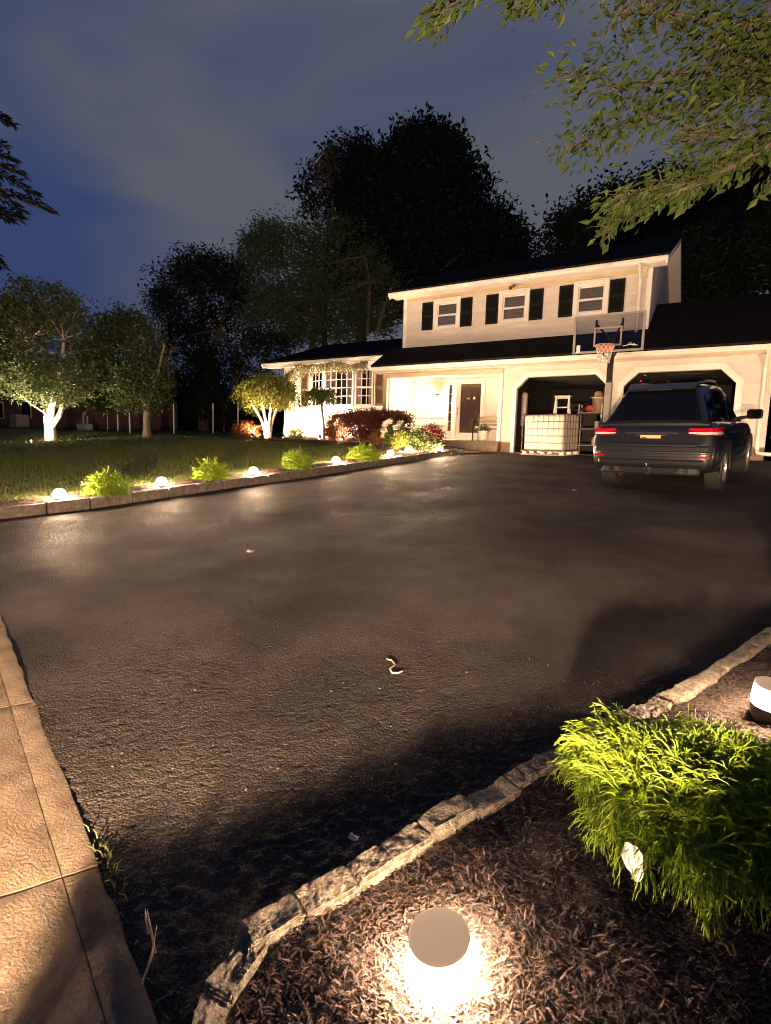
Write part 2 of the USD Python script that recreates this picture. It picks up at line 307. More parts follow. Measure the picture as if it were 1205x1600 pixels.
M['leaf_mid2'] = leafm('bush_leaf', (0.05, 0.07, 0.015), (0.16, 0.19, 0.05), trans=0.3)
M['leaf_red2'] = leafm('orange_red_leaf', (0.10, 0.02, 0.012), (0.42, 0.10, 0.04), trans=0.3)
M['leaf_pale2'] = leafm('wisteria_leaf', (0.3, 0.28, 0.15), (0.55, 0.5, 0.32), trans=0.4)
M['tote'] = pm('tote_plastic', (0.66, 0.58, 0.47), (0.74, 0.66, 0.55), scale=4, rough=0.45)
M['cage'] = pm('tote_cage', (0.09, 0.055, 0.035), (0.14, 0.09, 0.06), scale=14, rough=0.6)
M['car_trim2'] = pm('car_bumper', (0.014, 0.017, 0.019), (0.02, 0.023, 0.025), scale=50, rough=0.22, coat=1.0)
M['plastic_dim'] = pm('weathered_box', (0.22, 0.20, 0.16), (0.3, 0.27, 0.22), scale=6, rough=0.7)
M['cap_glow'] = emitm('lit_cap', LAMP, 2.5)
M['dark_bark'] = pm('dark_bark', (0.04, 0.032, 0.022), (0.09, 0.07, 0.05), scale=14, rough=0.9, bump=0.8, bscale=30)
M['row_glow'] = emitm('row_glow', LAMP, 1500.0)
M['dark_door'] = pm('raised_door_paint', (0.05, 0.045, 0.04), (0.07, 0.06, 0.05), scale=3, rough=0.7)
# ------------------------------------------------------------------ the ground
def grid_mesh(X, Y, Z):
    n, m = X.shape
    i = np.arange(n - 1)[:, None] * m + np.arange(m - 1)[None]
    F = np.stack([i, i + m, i + m + 1, i + 1], -1).reshape(-1, 4)
    return np.stack([X, Y, Z], -1).reshape(-1, 3), np.vstack([F[:, [0, 1, 2]], F[:, [0, 2, 3]]])
def steps(*parts):
    return np.unique(np.concatenate([np.arange(a, b, s) for a, b, s in parts]).round(4))

xs, ys = np.array([-260, -120, -60, -30, -15, 0, 15, 30, 60, 120, 260.0]), np.array([-120, -40, -12, -4, 0, 4, 8, 12, 15.2, 20, 41, 60, 110, 300.0])
X, Y = np.meshgrid(xs, ys, indexing='ij')
obj('ground', grid_mesh(X, Y, 0.08 * np.clip(Y, -12, 15.2) - 0.14), M['earth'], kind='structure')

xs = steps((-9, -4.2, 0.12), (-4.2, 0.75, 0.0115), (0.75, 5.2, 0.12)); ys = steps((-2, 0.4, 0.12), (0.4, 4.6, 0.0125), (4.6, 16.4, 0.12))
X, Y = np.meshgrid(xs, ys, indexing='ij')
fade = ramp01((X + 4.2) / 2.2) * ramp01((0.75 - X) / 0.3) * ramp01((Y - 0.4) / 0.2) * ramp01((4.6 - Y) / 3.2)
q = np.stack([X, Y, 0 * X], -1)
rel = (meshkit.noise(q * 74, 1) - 0.5) * 0.0066 + (meshkit.noise(q * 44 + 5, 2) - 0.5) * 0.0016 + (np.abs(meshkit.noise(q * 52 + 9, 5) - 0.5) - 0.2) * -0.0055
Z = drive_z(X, Y) + fade * rel + 0.02 * (meshkit.noise(q * 0.9, 7) - 0.5) + 0.003 * (meshkit.noise(q * 4, 8) - 0.5)
obj('driveway', grid_mesh(X, Y, Z), M['asphalt'], smooth=True, kind='structure')

# lawn: from the left bed to the far trees
ys = steps((1.9, 16, 0.25), (16, 30, 0.6), (30, 62, 3))
ds = np.concatenate([np.arange(0, 4, 0.2), np.arange(4, 14, 0.5), np.arange(14, 70, 3.0)])
Dd, Y = np.meshgrid(ds, ys, indexing='ij')
X = np.where(Y < 15.2, kl(np.minimum(Y, 15.2)), -6.1) - 0.62 - Dd
Z = lawn_z(X, Y) - 0.03 * (Dd == 0)
lawn = obj('lawn', grid_mesh(X[::-1], Y[::-1], Z[::-1]), M['turf'], smooth=True, kind='structure')

rng = np.random.default_rng(11)
def blades(n, xfun, hmin, hmax, wid, y0, y1, p=1.0):
    y = y0 + (y1 - y0) * rng.uniform(0, 1, n) ** p
    x = xfun(y, rng.uniform(0, 1, n))
    keep = ~((x > -16.3) & (y > 14.9)); x, y = x[keep], y[keep]
    P = np.stack([x, y, lawn_z(x, y) - 0.01], -1); n = len(P)
    h = rng.uniform(hmin, hmax, n)[:, None]; a = rng.uniform(0, 2 * np.pi, n)
    s = np.stack([np.cos(a), np.sin(a), 0 * a], -1) * wid * (0.6 + 0.8 * rng.uniform(size=(n, 1)))
    lean = np.stack([rng.normal(size=n), rng.normal(size=n), 0 * a], -1) * h * 0.35
    up = np.array([0, 0, 1.0]) * h
    V = np.stack([P - s, P + s, P + up * 0.6 + lean * 0.4 + s * 0.6, P + up + lean], 1).reshape(-1, 3)
    i = np.arange(n)[:, None] * 4
    return V, np.vstack([i + [0, 1, 2], i + [0, 2, 3]])
gm = MB()
gm.add(*blades(30000, lambda y, u: kl(y) - 0.60 - 0.9 * u ** 1.6, 0.03, 0.085, 0.004, 2.2, 13.4))
gm.add(*blades(110000, lambda y, u: kl(y) - 1.0 - 9 * u, 0.035, 0.075, 0.006, 2.4, 15.2, 0.8))
gm.add(*blades(70000, lambda y, u: kl(np.minimum(y, 15)) - 6 - 26 * u, 0.04, 0.09, 0.011, 4, 24))
obj('grass', gm, M['grass'], kind='stuff')

# the left planting strip, its stone edging and its bark
ys = steps((1.9, 14.6, 0.07)); us = np.linspace(0, 1, 12)
U, Y = np.meshgrid(us, ys, indexing='ij')
X = kl(Y) - 0.10 - 0.62 * U
Z = bed_z(X, Y) + 0.05 * np.sin(np.pi * U) + 0.02 * (meshkit.noise(np.stack([X * 9, Y * 9, 0 * X], -1), 4) - 0.5)
bedl = obj('planting_bed', grid_mesh(X[::-1], Y[::-1], Z[::-1]), M['soil'], smooth=True, kind='structure')

def stone(rng, L, Wd, H, rough, sub_=2, fq=24):
    m = trimesh.creation.box((L, Wd, H))
    for _ in range(sub_): m = m.subdivide()
    v = m.vertices; s = np.abs(v) / (np.array([L, Wd, H]) / 2)
    v *= 1 - 0.07 * (np.sort(s, 1)[:, 1:2] > 0.9)           # soft corners
    o = rng.uniform(0, 50, 3)
    v += unit(v) * (np.abs(meshkit.noise(v * 75 + o, 8) - .5)[:, None] * -0.4 * rough); v += unit(v) * (meshkit.fbm(v * fq + o, 3, 2)[:, None] - 0.5) * rough + unit(v) * (meshkit.noise(v * 11 + o, 4)[:, None] - 0.5) * rough
    return v, m.faces
def along(path, s):
    path = np.asarray(path, float); d = np.r_[0, np.cumsum(np.linalg.norm(np.diff(path, axis=0), axis=1))]
    p = np.stack([np.interp(s, d, path[:, k]) for k in range(2)], -1)
    q = np.stack([np.interp(s + 0.02, d, path[:, k]) for k in range(2)], -1) - np.stack([np.interp(s - 0.02, d, path[:, k]) for k in range(2)], -1)
    return p, unit(q), d[-1]
rng = np.random.default_rng(5)
kerb_l = thing('kerb', kind='structure')
s, total = 0.0, along(KL, 0)[2]
while s < total - 0.1:
    L = rng.uniform(0.42, 0.62); L = min(L, total - s)
    p, t, _ = along(KL, s + L / 2); nrm = np.array([-t[1], t[0]])
    c = p + nrm * 0.065
    v, f = stone(rng, L - 0.006, 0.115, 0.19, 0.022, 2)
    zc = drive_z(*c) + 0.060 + rng.uniform(-0.006, 0.006)
    R = np.array([[t[0], -t[1], 0], [t[1], t[0], 0], [0, 0.0, 1]])
    v = v @ R.T; v[:, 2] += (v[:, :2] @ t) * 0.078
    obj('stone', (v + [*c, zc], f), M['dark_stone'], kerb_l, smooth=45)
    s += L

KR = np.array([(-0.50, 0.36), (-0.70, 0.52), (-0.80, 0.64), (-0.835, 0.72), (-0.85, 0.88), (-0.80, 1.0), (-0.735, 1.13), (-0.655, 1.33), (-0.555, 1.54), (-0.44, 1.79), (-0.30, 2.07), (-0.14, 2.40), (0.03, 2.74), (0.36, 3.53), (1.0, 5.1), (1.75, 7.0), (2.4, 9.0), (2.7, 12.0), (2.75, 15.8)])  # first points extend the kerb, to block lamp light round its end
kerb_r = thing('kerb', kind='structure')
s, total, k = 0.0, along(KR, 0)[2], 0
while s < total - 0.1:
    L = rng.uniform(0.10, 0.21) if s < 4 else rng.uniform(0.35, 0.5)
    p, t, _ = along(KR, s + L / 2); nrm = np.array([t[1], -t[0]])
    wd = rng.uniform(0.07, 0.09) 
    c = p + nrm * wd / 2
    v, f = stone(rng, L + 0.004, wd, 0.15, 0.020, 5 if s < 2.6 else 2, 30)
    zc = drive_z(*c) + 0.022 + rng.uniform(-0.008, 0.008) - 0.075 * max(0, 1 - s / 0.55)
    R = np.array([[t[0], -t[1], 0], [t[1], t[0], 0], [0, 0.0, 1]])
    v = v @ R.T; v[:, 2] += (v[:, :2] @ t) * 0.078
    obj('stone', (v + [*c, zc], f), M['stone'], kerb_r, smooth=40)
    s += L; k += 1

# the right planting bed beside the camera
KB = np.vstack([[(-1.0, -1.5), (-0.9, -0.6), (-0.72, 0.0), (-0.62, 0.25)], KR[1:]])
ys = steps((-1.5, 0.3, 0.1), (0.3, 4.2, 0.02), (4.2, 15.8, 0.15)); us = np.r_[np.linspace(0, 1.3, 66), np.linspace(1.4, 5, 20)]
U, Y = np.meshgrid(us, ys, indexing='ij')
def kr(y): return np.interp(y, KB[:, 1], KB[:, 0])
X = kr(Y) + 0.075 + U
def bedr_z(x, y):
    d = np.clip(x - kr(y), 0, 3)
    return 0.08 * np.minimum(y, 15.2) + 0.062 + 0.06 * ramp01(d / 0.5) + 0.02 * d + 0.022 * (meshkit.noise(np.stack([x * 7, y * 7, 0 * x], -1), 14) - 0.5) - 0.02 * ramp01((0.6 - y) / 0.3)
Z = bedr_z(X, Y) + 0.012 * (meshkit.noise(np.stack([X * 30, Y * 30, 0 * X], -1), 15) - 0.5)
bedr = obj('planting_bed', grid_mesh(X, Y, Z), M['soil'], smooth=True, kind='structure')

def chips(P, rng, L, wd, tilt=0.35, k=3):
    """Shredded bark: bent three-sided slivers."""
    n = len(P); L = L * rng.uniform(0.4, 1.5, n); a = rng.uniform(0, 2 * np.pi, n); ti = rng.normal(size=n) * tilt
    d = np.stack([np.cos(a) * np.cos(ti), np.sin(a) * np.cos(ti), np.sin(ti)], -1)
    s = unit(np.cross(d, [0, 0, 1.0])); u = np.cross(s, d)
    bend = rng.normal(size=n) * 0.25
    w = wd * rng.uniform(0.5, 1.6, n)
    V = []
    for j, t in enumerate(np.linspace(-0.5, 0.5, k)):
        c = P + d * (L * t)[:, None] + (s * (bend * L * (t * t - 0.08))[:, None]) - u * (np.abs(bend) * L * t * t * 0.6)[:, None]
        sc = (0.35 + 0.65 * (1 - (2 * t) ** 2)) * w
        for ph in (0.5, 2.6, 4.7):
            V.append(c + s * (math.cos(ph) * sc)[:, None] + u * (math.sin(ph) * sc * 0.55)[:, None])
    V = np.stack(V, 1).reshape(-1, 3)
    F = []
    for j in range(k - 1):
        for i in range(3):
            p0, p1 = j * 3 + i, j * 3 + (i + 1) % 3
            F += [(p0, p1, p1 + 3), (p0, p1 + 3, p0 + 3)]
    e = (k - 1) * 3; F += [(0, 2, 1), (e, e + 1, e + 2)]
    base = np.arange(n)[:, None, None] * (3 * k)
    return V, (base + np.array(F)[None]).reshape(-1, 3)
rng = np.random.default_rng(21)
y = 0.45 + 3.6 * rng.uniform(size=130000) ** 1.35; u = 1.5 * rng.uniform(size=130000) ** 0.9
x = kr(y) + 0.085 + u
keep = x < 0.55 * y + 0.25
x, y = x[keep][:80000], y[keep][:80000]
P = np.stack([x, y, bedr_z(x, y) + rng.uniform(-0.004, 0.012, len(x))], -1)
obj('bark_mulch', chips(P, rng, 0.021, 0.0022, 0.25), M['mulch'], kind='stuff', smooth=False)
y = rng.uniform(2.4, 14.5, 26000); u = rng.uniform(0, 1, 26000)
x = kl(y) - 0.11 - 0.60 * u
P = np.stack([x, y, bed_z(x, y) + 0.05 * np.sin(np.pi * u) + rng.uniform(-0.01, 0.025, len(x))], -1)
obj('bark_mulch', chips(P, rng, 0.07, 0.008, k=2), M['mulch'], kind='stuff')

# sidewalk slabs at the lower left, with a tooled border along the driveway
walk = thing('sidewalk', kind='structure')
S0, sd = np.array([-0.60, 0.535]), unit(np.array([-0.946, 0.324])); jd = -unit(np.array([0.57, 0.82]))
cuts = [0.08, 0.86, 2.05, 3.25, 4.5, 5.8]                     # along the edge, metres from S0
for a, b in zip(cuts[:-1], cuts[1:]):
    def corner(s_, t_): return S0 + sd * s_ + jd * t_
    g0 = 0.005
    for nm, t0, t1 in (('border', 0.0, 0.085), ('slab', 0.0882, 1.5)):
        n1, n2 = (26, 5) if nm == 'border' else (26, 30)
        A, B = np.meshgrid(np.linspace(a + g0, b - g0, n1), np.linspace(t0, t1, n2), indexing='ij')
        p = S0 + sd * A[..., None] + jd * B[..., None]
        if nm == 'border': p = p - jd * (0.012 * (meshkit.noise(np.stack([A * 9, 0 * A, 0 * A], -1), 6) - 0.3) * (B < 0.01))[..., None]
        edge = np.minimum(np.minimum(A - a - g0, b - g0 - A) / 0.02, np.minimum(B - t0, t1 - B) / 0.02).clip(0, 1)
        z = drive_z(p[..., 0], p[..., 1]) + 0.014 - 0.005 * (1 - edge) ** 2 + 0.0045 * (meshkit.noise(np.stack([p[..., 0] * 25, p[..., 1] * 25, 0 * A], -1), 9) - 0.5)
        v, f = grid_mesh(p[..., 0], p[..., 1], z)
        m = MB().add(v, f)
        # rim down to the ground
        ring = np.r_[np.arange(n2), np.arange(1, n1) * n2 + n2 - 1, (n1 - 1) * n2 + np.arange(n2 - 2, -1, -1), np.arange(n1 - 2, 0, -1) * n2]
        rv = v[ring]; lowv = rv - [0, 0, 0.09]; k = len(ring); ii = np.arange(k)
        m.add(np.vstack([rv, lowv]), np.stack([ii, ii + k, (ii + 1) % k + k, (ii + 1) % k], 1))
        obj(nm, m, M['concrete'], walk, smooth=40)

# dark bed along the house and the lit paving in front of the porch
poly = [(-16.6, 15.35), (-13, 14.85), (-10.2, 14.3), (-8.3, 13.2), (-6.9, 12.4), (-6.33, 12.6), (-6.12, 14.5), (-7.0, 15.0), (-8.6, 15.7), (-9.3, 16.4), (-9.6, 17.6), (-16.6, 17.6)]
def sheet(poly, z0, step=0.3):
    m = trimesh.creation.extrude_polygon(Polygon(poly), 0.001, engine='earcut')
    v, f = trimesh.remesh.subdivide_to_size(m.vertices, m.faces, step)
    top = v[:, 2] > 0.0005
    f = f[top[f].all(1)]; v = v.copy(); v[:, 2] = z0(v[:, 0], v[:, 1])
    m = trimesh.Trimesh(v, f, process=False); m.merge_vertices()
    return np.array(m.vertices), np.array(m.faces)
def house_bed_z(x, y): return lawn_z(x, np.minimum(y, 15.6)) + 0.05 + 0.02 * (meshkit.noise(np.stack([x * 3, y * 3, 0 * x], -1), 31) - 0.5)
obj('planting_bed', sheet(poly, house_bed_z), M['soil'], smooth=True, kind='structure')
rng = np.random.default_rng(33)
x, y = rng.uniform(-16.6, -6.2, 30000), rng.uniform(12.4, 17, 30000)
import shapely
ins = shapely.contains_xy(Polygon(poly), x, y); x, y = x[ins], y[ins]
obj('bark_mulch', chips(np.stack([x, y, house_bed_z(x, y) + rng.uniform(0, 0.03, len(x))], -1), rng, 0.09, 0.011, k=2), M['mulch'], kind='stuff')
# ------------------------------------------------------------------ the house
house = thing('house', 'cream split-level house with black shutters, dark roof and two open garage bays', 'house')
def xz(poly): return Polygon(poly)
def boards(parent, region, y, exposure, z0, z1, mat, name='siding_board', lap=0.010, holes=None):
    """Lapped boards over a region of the x-z plane, facing the street; each board its own piece."""
    reg = Polygon(region) if not hasattr(region, 'area') else region
    if holes is not None: reg = reg.difference(holes)
    x0, _, x1, _ = reg.bounds; z = z0
    while z < z1 - 0.02:
        zt = min(z + exposure, z1)
        for g in getattr(reg.intersection(sbox(x0, z, x1, zt)), 'geoms', [reg.intersection(sbox(x0, z, x1, zt))]):
            if g.is_empty or g.geom_type != 'Polygon' or g.area < 0.002: continue
            def tilt(v):
                w = v.copy(); f = 1 - (v[:, 2] - z) / exposure
                w[:, 1] = np.where(v[:, 1] < 0.005, y - 0.014 - lap * f, y); return w
            obj(name, MB().prism(g, tilt, 0.02), mat, parent)
        z = zt
def opening(x0, x1, zt, c, zb=1.2): return [(x0, zb), (x0, zt - c), (x0 + c, zt), (x1 - c, zt), (x1, zt - c), (x1, zb)]
G1, G2 = opening(-5.07, -2.52, 3.50, 0.33), opening(-2.10, 0.49, 3.50, 0.35)
holes = unary_union([Polygon(G1), Polygon(G2)])

# ground floor front with the garage openings
gw = sub('garage_wall', house)
boards(gw, sbox(-5.50, 1.57, 1.22, 3.86), 16.22, 0.23, 1.57, 3.86, M['siding'], holes=holes.buffer(0.005), lap=0.006)
obj('wall_core', MB().prism(sbox(-5.48, 1.25, 1.20, 3.86).difference(holes.buffer(0.004)), lambda v: v + [0, 16.224, 0], 0.12), M['siding'], gw)
for x0, x1 in ((-5.50, -5.18), (-2.41, -2.21), (0.60, 1.22)):
    obj('foundation', MB().box((x0 + .003, 16.17, 1.22), (x1 - .003, 16.215, 1.566)), M['foundation'], house)
for gp in (G1, G2):
    P_ = Polygon(gp); ring = P_.buffer(0.10, join_style=2).difference(P_).intersection(sbox(-9, 1.26, 9, 9))
    obj('garage_trim', MB().prism(ring, lambda v: v + [0, 16.165, 0], 0.16), M['white'], house)
    ring2 = P_.buffer(0.15, join_style=2).difference(P_.buffer(0.103, join_style=2)).intersection(sbox(-9, 1.26, 9, 9))
    obj('garage_trim', MB().prism(ring2, lambda v: v + [0, 16.18, 0], 0.03), M['white'], house)
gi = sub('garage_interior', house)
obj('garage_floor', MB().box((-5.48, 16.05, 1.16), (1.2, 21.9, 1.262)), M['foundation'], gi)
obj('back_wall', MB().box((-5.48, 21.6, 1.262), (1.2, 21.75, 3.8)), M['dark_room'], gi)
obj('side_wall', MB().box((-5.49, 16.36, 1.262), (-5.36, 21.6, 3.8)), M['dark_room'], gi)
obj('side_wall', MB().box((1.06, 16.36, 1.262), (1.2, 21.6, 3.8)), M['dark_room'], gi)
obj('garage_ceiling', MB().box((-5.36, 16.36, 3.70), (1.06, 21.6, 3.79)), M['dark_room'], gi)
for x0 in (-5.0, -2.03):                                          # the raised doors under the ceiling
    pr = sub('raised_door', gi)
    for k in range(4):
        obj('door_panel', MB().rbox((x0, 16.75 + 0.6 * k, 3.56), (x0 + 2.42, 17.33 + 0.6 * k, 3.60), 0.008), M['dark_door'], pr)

# upper storey
uw = sub('upper_wall', house)
WX = [-7.86, -5.57, -3.28]
wh = unary_union([sbox(c - .46, 5.33, c + .46, 6.22) for c in WX])
boards(uw, sbox(-9.38, 4.60, -1.81, 6.42), 17.02, 0.20, 4.60, 6.42, M['siding'], holes=wh, lap=0.008)
obj('wall_core', MB().prism(sbox(-9.46, 3.9, -1.72, 6.45).difference(wh), lambda v: v + [0, 17.024, 0], 0.12), M['siding'], uw)
for x0, x1 in ((-9.50, -9.38), (-1.81, -1.69)):
    obj('corner_board', MB().box((x0, 16.975, 4.55), (x1, 17.02, 6.45)), M['white'], house)
gab = Polygon([(17.0, 3.9), (24.6, 3.9), (24.6, 6.45), (20.8, 8.33), (17.0, 6.45)])
for x0, nm in ((-1.80, 'side_wall'), (-9.50, 'side_wall')):
    m = trimesh.creation.extrude_polygon(gab, 0.11, engine='earcut'); v = m.vertices[:, [2, 0, 1]] + [x0, 0.03, 0]
    obj(nm, (v, m.faces), M['siding'], house)
for k in range(9):                                                 # boards of the visible gable
    z = 4.6 + 0.2 * k
    obj('siding_board', MB().slab([(-1.688, 24.5, z), (-1.688, 17.05, z), (-1.688, 17.05, z + .2), (-1.688, 24.5, z + .2)], 0.006), M['siding'], uw)
for c in WX:
    w = sub('window', house)
    fr = MB()
    for a, b in (((c - .49, 16.955, 5.30), (c - .36, 17.04, 6.26)), ((c + .36, 16.955, 5.30), (c + .49, 17.04, 6.26)), ((c - .36, 16.958, 6.14), (c + .36, 17.04, 6.26)), ((c - .36, 16.958, 5.30), (c + .36, 17.04, 5.40))): fr.rbox(a, b, 0.012)
    obj('frame', fr, M['white'], w)
    obj('sill', MB().rbox((c - .51, 16.93, 5.265), (c + .51, 17.03, 5.298), 0.008), M['white'], w)
    obj('head_trim', MB().rbox((c - .51, 16.94, 6.262), (c + .51, 17.03, 6.30), 0.008), M['white'], w)
    for z0, z1, yy in ((5.40, 5.765, 17.0), (5.765, 6.14, 17.035)):
        s_ = MB()
        for a, b in (((c - .36, yy, z0), (c - .325, yy + .03, z1)), ((c + .325, yy, z0), (c + .36, yy + .03, z1)), ((c - .325, yy, z0), (c + .325, yy + .03, z0 + .035)), ((c - .325, yy, z1 - .035), (c + .325, yy + .03, z1))): s_.box(a, b)
        sa = obj('sash', s_, M['white'], w)
        obj('pane', MB().box((c - .325, yy + .012, z0 + .035), (c + .325, yy + .016, z1 - .035)), M['glass'], w)
    bl = MB()
    for k in range(24):
        z = 5.41 + 0.0305 * k; bl.slab([(c - .34, 17.085, z), (c + .34, 17.085, z), (c + .34, 17.10, z + .027), (c - .34, 17.10, z + .027)], 0.002)
    obj('blind', bl, M['blind'], w)
    obj('reveal', MB().box((c - .44, 17.10, 5.34), (c + .44, 17.5, 6.2)), M['dark_room'], w)
    for sx in (-1, 1):
        x0, x1 = sorted((c + sx * .505, c + sx * .91)); sh = MB()
        for a, b in (((x0, 16.965, 5.32), (x0 + .05, 17.0, 6.23)), ((x1 - .05, 16.965, 5.32), (x1, 17.0, 6.23)), ((x0 + .05, 16.967, 5.32), (x1 - .05, 17.0, 5.39)), ((x0 + .05, 16.967, 6.16), (x1 - .05, 17.0, 6.23)), ((x0 + .05, 16.967, 5.75), (x1 - .05, 17.0, 5.81))): sh.box(a, b)
        for z in np.arange(5.40, 6.15, 0.032):
            if not 5.72 < z < 5.81: sh.slab([(x0 + .05, 16.97, z), (x1 - .05, 16.97, z), (x1 - .05, 16.99, z + .03), (x0 + .05, 16.99, z + .03)], 0.004)
        sh.box((x0 + .045, 16.9915, 5.36), (x1 - .045, 16.996, 6.19))
        obj('shutter', sh, M['shutter'], house)

# main roof, eaves, gutters
def roof(name, x0, x1, ya, za, yb, zb, t=0.09, mat='shingle'):
    return obj(name, MB().slab([(x0, ya, za), (x1, ya, za), (x1, yb, zb), (x0, yb, zb)], t), M[mat], house)
roof('roof', -9.86, -1.30, 16.52, 6.53, 20.8, 8.40); roof('roof', -1.30, -9.86, 25.1, 6.53, 20.8, 8.40)
obj('soffit', MB().box((-9.80, 16.62, 6.43), (-1.34, 17.0, 6.455)), M['white'], house)
obj('frieze_board', MB().box((-9.36, 16.985, 6.32), (-1.83, 17.015, 6.428)), M['tan_paint'], house)  # the board's tan tone puts the eave shade into its colour
def gutter(x0, x1, y, z, mat='white'):
    prof = Polygon([(0, 0), (-.07, 0), (-.085, .03), (-.10, .055), (-.12, .075), (-.12, .115), (-.11, .115), (-.105, .08), (-.09, .06), (0, .06)])
    m = trimesh.creation.extrude_polygon(prof, x1 - x0, engine='earcut')
    return obj('gutter', (m.vertices[:, [2, 0, 1]] + [x0, y, z], m.faces), M[mat], house)
gutter(-9.86, -1.30, 16.60, 6.435)
obj('fascia', MB().box((-9.84, 16.60, 6.432), (-1.32, 16.625, 6.56)), M['white'], house)
for x0 in (-9.86, -1.36):
    for yb in (16.56, 25.04):
        obj('rake_board', MB().slab([(x0, yb, 6.36), (x0, 20.8, 8.23), (x0, 20.8, 8.40), (x0, yb, 6.53)] if yb < 20 else [(x0, 20.8, 8.23), (x0, yb, 6.36), (x0, yb, 6.53), (x0, 20.8, 8.40)], 0.05), M['white'], house)
ds = MB(); ds.tube([(-1.98, 16.52, 6.44), (-1.98, 16.6, 6.30), (-1.98, 16.90, 6.08), (-1.98, 16.93, 5.95)], 0.045, 8); ds.tube([(-1.98, 16.93, 5.96), (-1.98, 16.93, 4.75), (-1.98, 16.80, 4.68)], 0.042, 8)
obj('downspout', ds, M['white'], house, smooth=40)
for a, b in (((17.0, 6.62), (20.8, 8.20)), ((24.6, 6.62), (20.8, 8.20))):
    obj('rake_soffit', MB().slab([(-1.36, a[0], a[1]), (-1.69, a[0], a[1]), (-1.69, b[0], b[1]), (-1.36, b[0], b[1])], .02 if a[0] < 20 else -.02), M['white'], house)
roof('lower_roof', -9.97, -1.69, 15.70, 3.95, 17.0, 4.70)
roof('lower_roof', -1.687, 1.75, 15.70, 3.95, 18.9, 5.80); roof('lower_roof', 1.75, -1.687, 22.2, 3.95, 18.9, 5.80)
obj('end_wall', MB().tm((lambda m: trimesh.Trimesh(m.vertices[:, [2, 0, 1]] + [1.09, 0, 0], m.faces, process=False))(trimesh.creation.extrude_polygon(Polygon([(16.34, 1.2), (21.6, 1.2), (21.6, 4.2), (18.9, 5.70), (16.34, 4.25)]), 0.12, engine='earcut'))), M['siding'], house)
gutter(-9.95, 1.75, 15.80, 3.85)
obj('fascia', MB().box((-9.93, 15.80, 3.80), (1.73, 15.825, 3.965)), M['tan_paint'], house)
obj('soffit', MB().box((-9.93, 15.825, 3.80), (1.73, 16.2, 3.83)), M['white'], house)
obj('rake_board', MB().slab([(-9.965, 15.72, 3.83), (-9.965, 17.0, 4.55), (-9.965, 17.0, 4.70), (-9.965, 15.72, 3.95)], 0.03), M['white'], house)
ds = MB(); ds.tube([(1.06, 15.74, 3.86), (1.06, 15.78, 3.72), (1.06, 16.10, 3.50), (1.06, 16.13, 3.3)], 0.05, 8); ds.tube([(1.06, 16.13, 3.32), (1.06, 16.13, 1.50), (1.08, 16.05, 1.42), (1.24, 15.98, 1.40), (1.60, 15.9, 1.39)], 0.048, 8)
obj('downspout', ds, M['white'], house, smooth=40)

# the porch
pw = sub('porch_wall', house)
dh = unary_union([sbox(-7.80, 1.55, -6.66, 3.745), sbox(-8.08, 1.7, -7.803, 3.745)])
boards(pw, sbox(-9.58, 1.62, -5.55, 3.78), 17.82, 0.27, 1.62, 3.78, M['white'], holes=dh, lap=0.016)
obj('wall_core', MB().prism(sbox(-9.6, 1.4, -5.5, 3.8).difference(dh), lambda v: v + [0, 17.824, 0], 0.1), M['white'], pw)
obj('porch_side_wall', MB().box((-5.60, 16.345, 1.5), (-5.50, 17.80, 3.80)), M['white'], house)
obj('porch_side_wall', MB().box((-9.70, 16.34, 1.5), (-9.585, 17.80, 3.80)), M['white'], house)
obj('porch_ceiling', MB().box((-9.70, 16.2, 3.785), (-5.52, 17.82, 3.798)), M['white'], house)
obj('porch_beam', MB().box((-9.76, 16.16, 3.66), (-5.505, 16.30, 3.783)), M['tan_paint'], house)
obj('porch_post', MB().rbox((-9.76, 16.17, 1.45), (-9.62, 16.31, 3.66), 0.012), M['tan_paint'], house)
obj('porch_post', MB().rbox((-5.62, 16.15, 1.45), (-5.503, 16.29, 3.66), 0.012), M['white'], house)
obj('porch_floor', MB().box((-9.70, 16.0, 1.2), (-5.505, 17.82, 1.585)), M['concrete'], house)
obj('threshold', MB().rbox((-9.56, 17.70, 1.586), (-5.61, 17.80, 1.66), 0.01), M['white'], house)
d = sub('front_door', house); fr = MB()
for a, b in (((-7.80, 17.74, 1.66), (-7.70, 17.86, 3.745)), ((-6.76, 17.74, 1.66), (-6.66, 17.86, 3.745)), ((-7.70, 17.742, 3.66), (-6.76, 17.86, 3.745))): fr.rbox(a, b, 0.01)
obj('frame', fr, M['white'], d)
sd_ = MB()
for a, b in (((-7.70, 17.77, 1.67), (-7.56, 17.80, 3.655)), ((-6.81, 17.77, 1.67), (-6.765, 17.80, 3.655)), ((-7.56, 17.772, 1.67), (-6.81, 17.80, 1.89)), ((-7.56, 17.772, 3.57), (-6.81, 17.80, 3.655))): sd_.box(a, b)
obj('storm_door', sd_, M['white'], d)
obj('pane', MB().box((-7.56, 17.782, 1.89), (-6.81, 17.788, 3.57)), M['glass'], d)
lf = MB().box((-7.69, 17.87, 1.66), (-6.77, 17.91, 3.66))
for x0, x1, z0, z1 in ((-7.58, -7.28, 1.85, 2.55), (-7.18, -6.88, 1.85, 2.55), (-7.58, -7.28, 2.7, 3.5), (-7.18, -6.88, 2.7, 3.5)): lf.rbox((x0, 17.855, z0), (x1, 17.872, z1), 0.008)
obj('door_leaf', lf, M['door'], d)
obj('handle', MB().tube([(-7.63, 17.76, 2.52), (-7.63, 17.71, 2.54), (-7.63, 17.71, 2.74), (-7.63, 17.76, 2.76)], 0.012, 6), M['metal_dark'], d)
obj('door_sign', MB().rbox((-7.33, 17.775, 3.04), (-7.20, 17.782, 3.10), 0.003), M['plastic_tan'], d)
